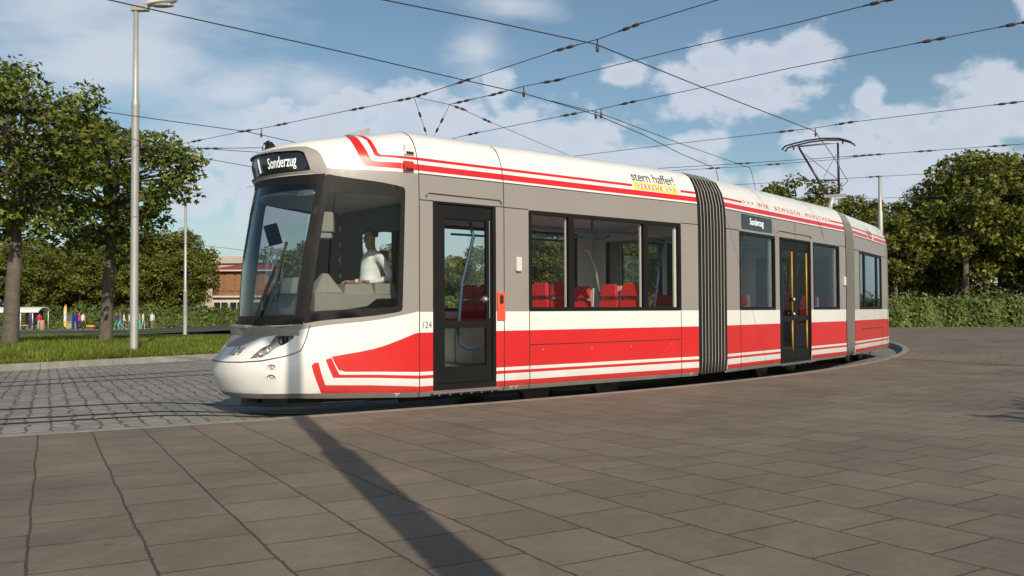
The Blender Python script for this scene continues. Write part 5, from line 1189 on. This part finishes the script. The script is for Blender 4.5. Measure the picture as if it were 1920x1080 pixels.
# ------------------------------------------------------------------ far buildings and street furniture at the left
def hx(x, Y): return at(x, 600, Y).x
M['wood'] = mat('brown cladding', (.26, .13, .065), .7, var=.15, vscale=2); M['woodd'] = mat('cladding slats', (.34, .19, .10), .7, var=.1)
M['plaster'] = mat('white plaster', (.60, .57, .52), .8, var=.05); M['beige'] = mat('beige plaster', (.50, .42, .33), .8, var=.08); M['tile'] = mat('red roof tiles', (.30, .055, .035), .7, var=.15, vscale=3); M['dglass'] = mat('dark window glass', (.02, .025, .03), .15)
Y0 = 113; X0, X1 = hx(398, Y0), hx(470, Y0); gz = G(Y0) - .1
def zz(y, Y=Y0): return at(430, y, Y).z
H_ = thing('house', ((X0 + X1) / 2, Y0 + 4, gz), 'house with red roof, brown slatted upper storey and white ground floor', 'house')
b = bmesh.new(); box(b, ((X0 + X1) / 2 + 3, Y0 + 5, (gz + zz(556)) / 2), (X1 - X0 + 6, 9.6, zz(556) - gz)); fin('ground_floor', b, M['plaster'], H_)
b = bmesh.new(); box(b, ((X0 + X1) / 2 + 3, Y0 + 5, (zz(556) + zz(509)) / 2 + .02), (X1 - X0 + 6, 9.9, zz(509) - zz(556)))
for k in range(17): box(b, ((X0 + X1) / 2 + 3, Y0 + .03, zz(553) + (zz(511) - zz(553)) * k / 16), (X1 - X0 + 6.0, .06, .05), mi=1)
fin('upper_storey', b, [M['wood'], M['woodd']], H_)
for k in range(5):
    xx = X0 + .9 + k * 1.35; b = bmesh.new(); box(b, (xx, Y0 - .02, (zz(545) + zz(513)) / 2), (1.05, .12, zz(513) - zz(545)));
    for j in range(9): box(b, (xx, Y0 - .10, zz(544) + (zz(514) - zz(544)) * j / 8), (1.0, .05, .09), mi=1)
    fin('shutter', b, [M['wood'], M['woodd']], H_)
b = bmesh.new(); box(b, ((X0 + X1) / 2 + 3, Y0 - .05, zz(556)), (X1 - X0 + 6.4, .5, .22)); fin('string_course', b, M['plaster'], H_)
for k in range(4):
    xx = X0 + 1.05 + k * 2.05; b = bmesh.new(); box(b, (xx, Y0 + .18, (zz(588) + zz(567)) / 2), (1.75, .1, zz(567) - zz(588))); w_ = fin('window', b, M['dglass'], H_)
    b = bmesh.new()
    for dx in (-.92, 0, .92): box(b, (xx + dx, Y0 + .10, (zz(588) + zz(567)) / 2), (.09, .1, zz(566) - zz(588)))
    fin('frame', b, M['plaster'], w_)
b = bmesh.new(); e = .6; A4 = [(X0 - e, Y0 - e), (X1 + 6 + e, Y0 - e), (X1 + 6 + e, Y0 + 10 + e), (X0 - e, Y0 + 10 + e)]; lo = [b.verts.new((x, y, zz(508))) for x, y in A4]; lo2 = [b.verts.new((x, y, zz(508) + .18)) for x, y in A4]
hi = [b.verts.new((X0 + 4, Y0 + 5, zz(488))), b.verts.new((X1 + 3, Y0 + 5, zz(488)))]
for i in range(4): b.faces.new((lo[i - 1], lo[i], lo2[i], lo2[i - 1]))
b.faces.new(lo[::-1]); b.faces.new((lo2[0], lo2[1], hi[1], hi[0])); b.faces.new((lo2[1], lo2[2], hi[1])); b.faces.new((lo2[2], lo2[3], hi[0], hi[1])); b.faces.new((lo2[3], lo2[0], hi[0])); rf = fin('roof', b, M['tile'], H_)
b = bmesh.new(); box(b, ((X0 + X1) / 2 + 3, Y0 - e - .05, zz(508) + .02), (X1 - X0 + 7.3, .12, .16)); fin('gutter', b, M['plaster'], rf)
Y1 = 128; b = bmesh.new(); xa, xb = hx(378, Y1), hx(448, Y1); z1_ = at(410, 494, Y1).z; hb = thing('house', ((xa + xb) / 2, Y1 + 3, gz), 'beige house wall glimpsed behind the trees left of the red roof', 'house')
box(b, ((xa + xb) / 2, Y1 + 3, (gz + z1_) / 2), (xb - xa, 6, z1_ - gz)); fin('wall', b, M['beige'], hb)
b = bmesh.new(); prism(b, [(xa - .4, Y1 - .4, z1_), (xa - .4, Y1 + 6.4, z1_), (xa - .4, Y1 + 3, z1_ + 1.2)], (xb - xa + .8, 0, 0)); fin('roof', b, M['beige'], hb)

# waiting shelter
Ys = 91.5; gs = G(Ys) + .05; xa, xb = hx(-30, Ys), hx(83, Ys); hR = at(50, 577, Ys).z
S = thing('waiting_shelter', ((xa + xb) / 2, Ys, gs), 'waiting shelter with white curved roof and red panels beside the far road', 'shelter')
b = bmesh.new(); n = 12; pr = None; rp = []
for i in range(n + 1):
    t = i / n; rp.append((Ys - 1.1 + 2.4 * t, hR - .42 * (2 * t - 1) ** 2))
lo = []
for xx in (xa, xb):
    lo.append([[b.verts.new((xx, y, z + dz)) for y, z in rp] for dz in (0, .09)])
for k in range(n):
    b.faces.new((lo[0][1][k], lo[1][1][k], lo[1][1][k + 1], lo[0][1][k + 1])); b.faces.new((lo[0][0][k], lo[0][0][k + 1], lo[1][0][k + 1], lo[1][0][k]))
    for s_ in (0, 1): b.faces.new((lo[s_][0][k], lo[s_][1][k], lo[s_][1][k + 1], lo[s_][0][k + 1]))
for k in (0, n): b.faces.new((lo[0][0][k], lo[1][0][k], lo[1][1][k], lo[0][1][k]))
bmesh.ops.recalc_face_normals(b, faces=b.faces); fin('roof', b, M['white'], S)
b = bmesh.new(); box(b, ((xa + xb) / 2, Ys - 1.12, hR - .38), (xb - xa, .06, .22)); fin('fascia', b, M['white'], S)
for x in (-28, 5, 48.5, 71):
    b = bmesh.new(); tube(b, [(hx(x, Ys), Ys - 1.0, gs), (hx(x, Ys), Ys - 1.0, hR - .4)], .05); fin('post', b, M['white'], S)
for x in (5, 48, 80):
    b = bmesh.new(); tube(b, [(hx(x, Ys), Ys + 1.1, gs), (hx(x, Ys), Ys + 1.1, hR - .3)], .04); fin('post', b, M['white'], S)
for x0, x1, m_ in ((37, 47, mat('shelter red panel', (.30, .01, .03), .4)), (52, 71, mat('timetable panel', (.03, .05, .12), .3)), (5, 17, mat('yellow poster', (.45, .36, .10), .5))):
    b = bmesh.new(); box(b, ((hx(x0, Ys) + hx(x1, Ys)) / 2, Ys + 1.05, gs + 1.25), (hx(x1, Ys) - hx(x0, Ys), .05, 1.5)); fin('panel', b, m_, S)
b = bmesh.new(); box(b, ((hx(34, Ys) + hx(50, Ys)) / 2, Ys + .4, gs + .46), (hx(50, Ys) - hx(34, Ys), .45, .05)); 
bn = fin('bench', b, M['shell'], S)
for x in (35.5, 48.5): 
    b = bmesh.new(); box(b, (hx(x, Ys), Ys + .4, gs + .22), (.05, .4, .43)); fin('leg', b, M['galv'], bn)
b = bmesh.new(); lathe(b, Vector((hx(79, 90), 90, gs)), [(.24, 0), (.26, .05), (.26, .88), (.22, .98), (0, 1.0)], seg=18); tag(fin('litter_bin', b, mat('terracotta bin', (.42, .22, .14), .6), loc=(hx(79, 90), 90, gs), smooth=True, angle=40), 'round pale terracotta litter bin at the right end of the shelter', 'litter bin')
# banner flag
fx = hx(122, 88); gf = G(88) + .05; Fg = thing('banner_flag', (fx, 88, gf), 'tall narrow yellow and white feather banner on a thin pole', 'banner'); zt = at(122, 571, 88).z
b = bmesh.new(); tube(b, [(fx + .14, 88, gf), (fx + .14, 88, zt - .2), (fx + .05, 88, zt), (fx - .1, 88, zt - .05)], .018, seg=6); fin('pole', b, M['galv'], Fg)
b = bmesh.new(); n = 16; pr = None
for i in range(n + 1):
    t = i / n; z = gf + .22 + (zt - .05 - gf - .22) * t; w = .28 * (1 if t < .9 else (1 - ((t - .9) / .1) ** 2 * .8)); zl = z + (.22 * (1 - t) if t < .2 else 0); yv = 88 + .02 * sin(i)
    cur = [b.verts.new((fx + .13, yv, z)), b.verts.new((fx + .13 - w, yv + .03, zl))]
    if pr: f = b.faces.new((pr[0], cur[0], cur[1], pr[1])); f.material_index = 1 if .32 < t < .80 else 0
    pr = cur
cl_ = fin('cloth', b, [mat('yellow banner cloth', (.80, .55, .03), .7), mat('white banner cloth', (.62, .64, .58), .7)], Fg); m_ = cl_.modifiers.new('s', 'SOLIDIFY'); m_.thickness = .01
# cabinets
for x0, x1, y0, mA, lab in ((126, 137, 590, mat('grey cabinet', (.10, .11, .13), .5), 'grey upright cabinet with a shelf line right of the banner'), (136.5, 145.5, 590, mat('blue cabinet', (.01, .04, .45), .4), 'blue topped vending cabinet behind the pink jacket')):
    Yc = 92 if x0 < 130 else 93; gc = G(Yc) + .05; xa, xb = hx(x0, Yc), hx(x1, Yc); zt = at(x0, y0, Yc).z; c_ = thing('cabinet', ((xa + xb) / 2, Yc, gc), lab, 'cabinet')
    b = bmesh.new(); box(b, ((xa + xb) / 2, Yc, (gc + zt) / 2), (xb - xa, .5, zt - gc), bev=.03); fin('housing', b, mA, c_)
    b = bmesh.new(); box(b, ((xa + xb) / 2, Yc - .27, gc + .35), (xb - xa - .06, .04, .62), bev=.01); fin('lower_door', b, M['galv'], c_)
    b = bmesh.new(); box(b, ((xa + xb) / 2, Yc - .27, gc + .78), (xb - xa - .10, .06, .05)); fin('shelf', b, M['white'], c_)
Yk = 89; gk = G(Yk) + .05; xa, xb = hx(158, Yk), hx(179, Yk); K_ = thing('planter', ((xa + xb) / 2, Yk, gk), 'low grey round planter box with a bright orange domed cover', 'planter')
b = bmesh.new(); box(b, ((xa + xb) / 2, Yk, gk + .16), (xb - xa - .2, .5, .32), bev=.03); fin('box', b, M['asph'], K_)
b = bmesh.new(); bmesh.ops.create_uvsphere(b, u_segments=20, v_segments=10, radius=1)
for v in b.verts: v.co = Vector(((xa + xb) / 2 + v.co.x * (xb - xa) / 2, Yk + v.co.y * .35, gk + .33 + v.co.z * (.17 if v.co.z > 0 else .03)))
fin('cover', b, mat('orange cover', (.85, .33, .02), .5), K_, smooth=True)
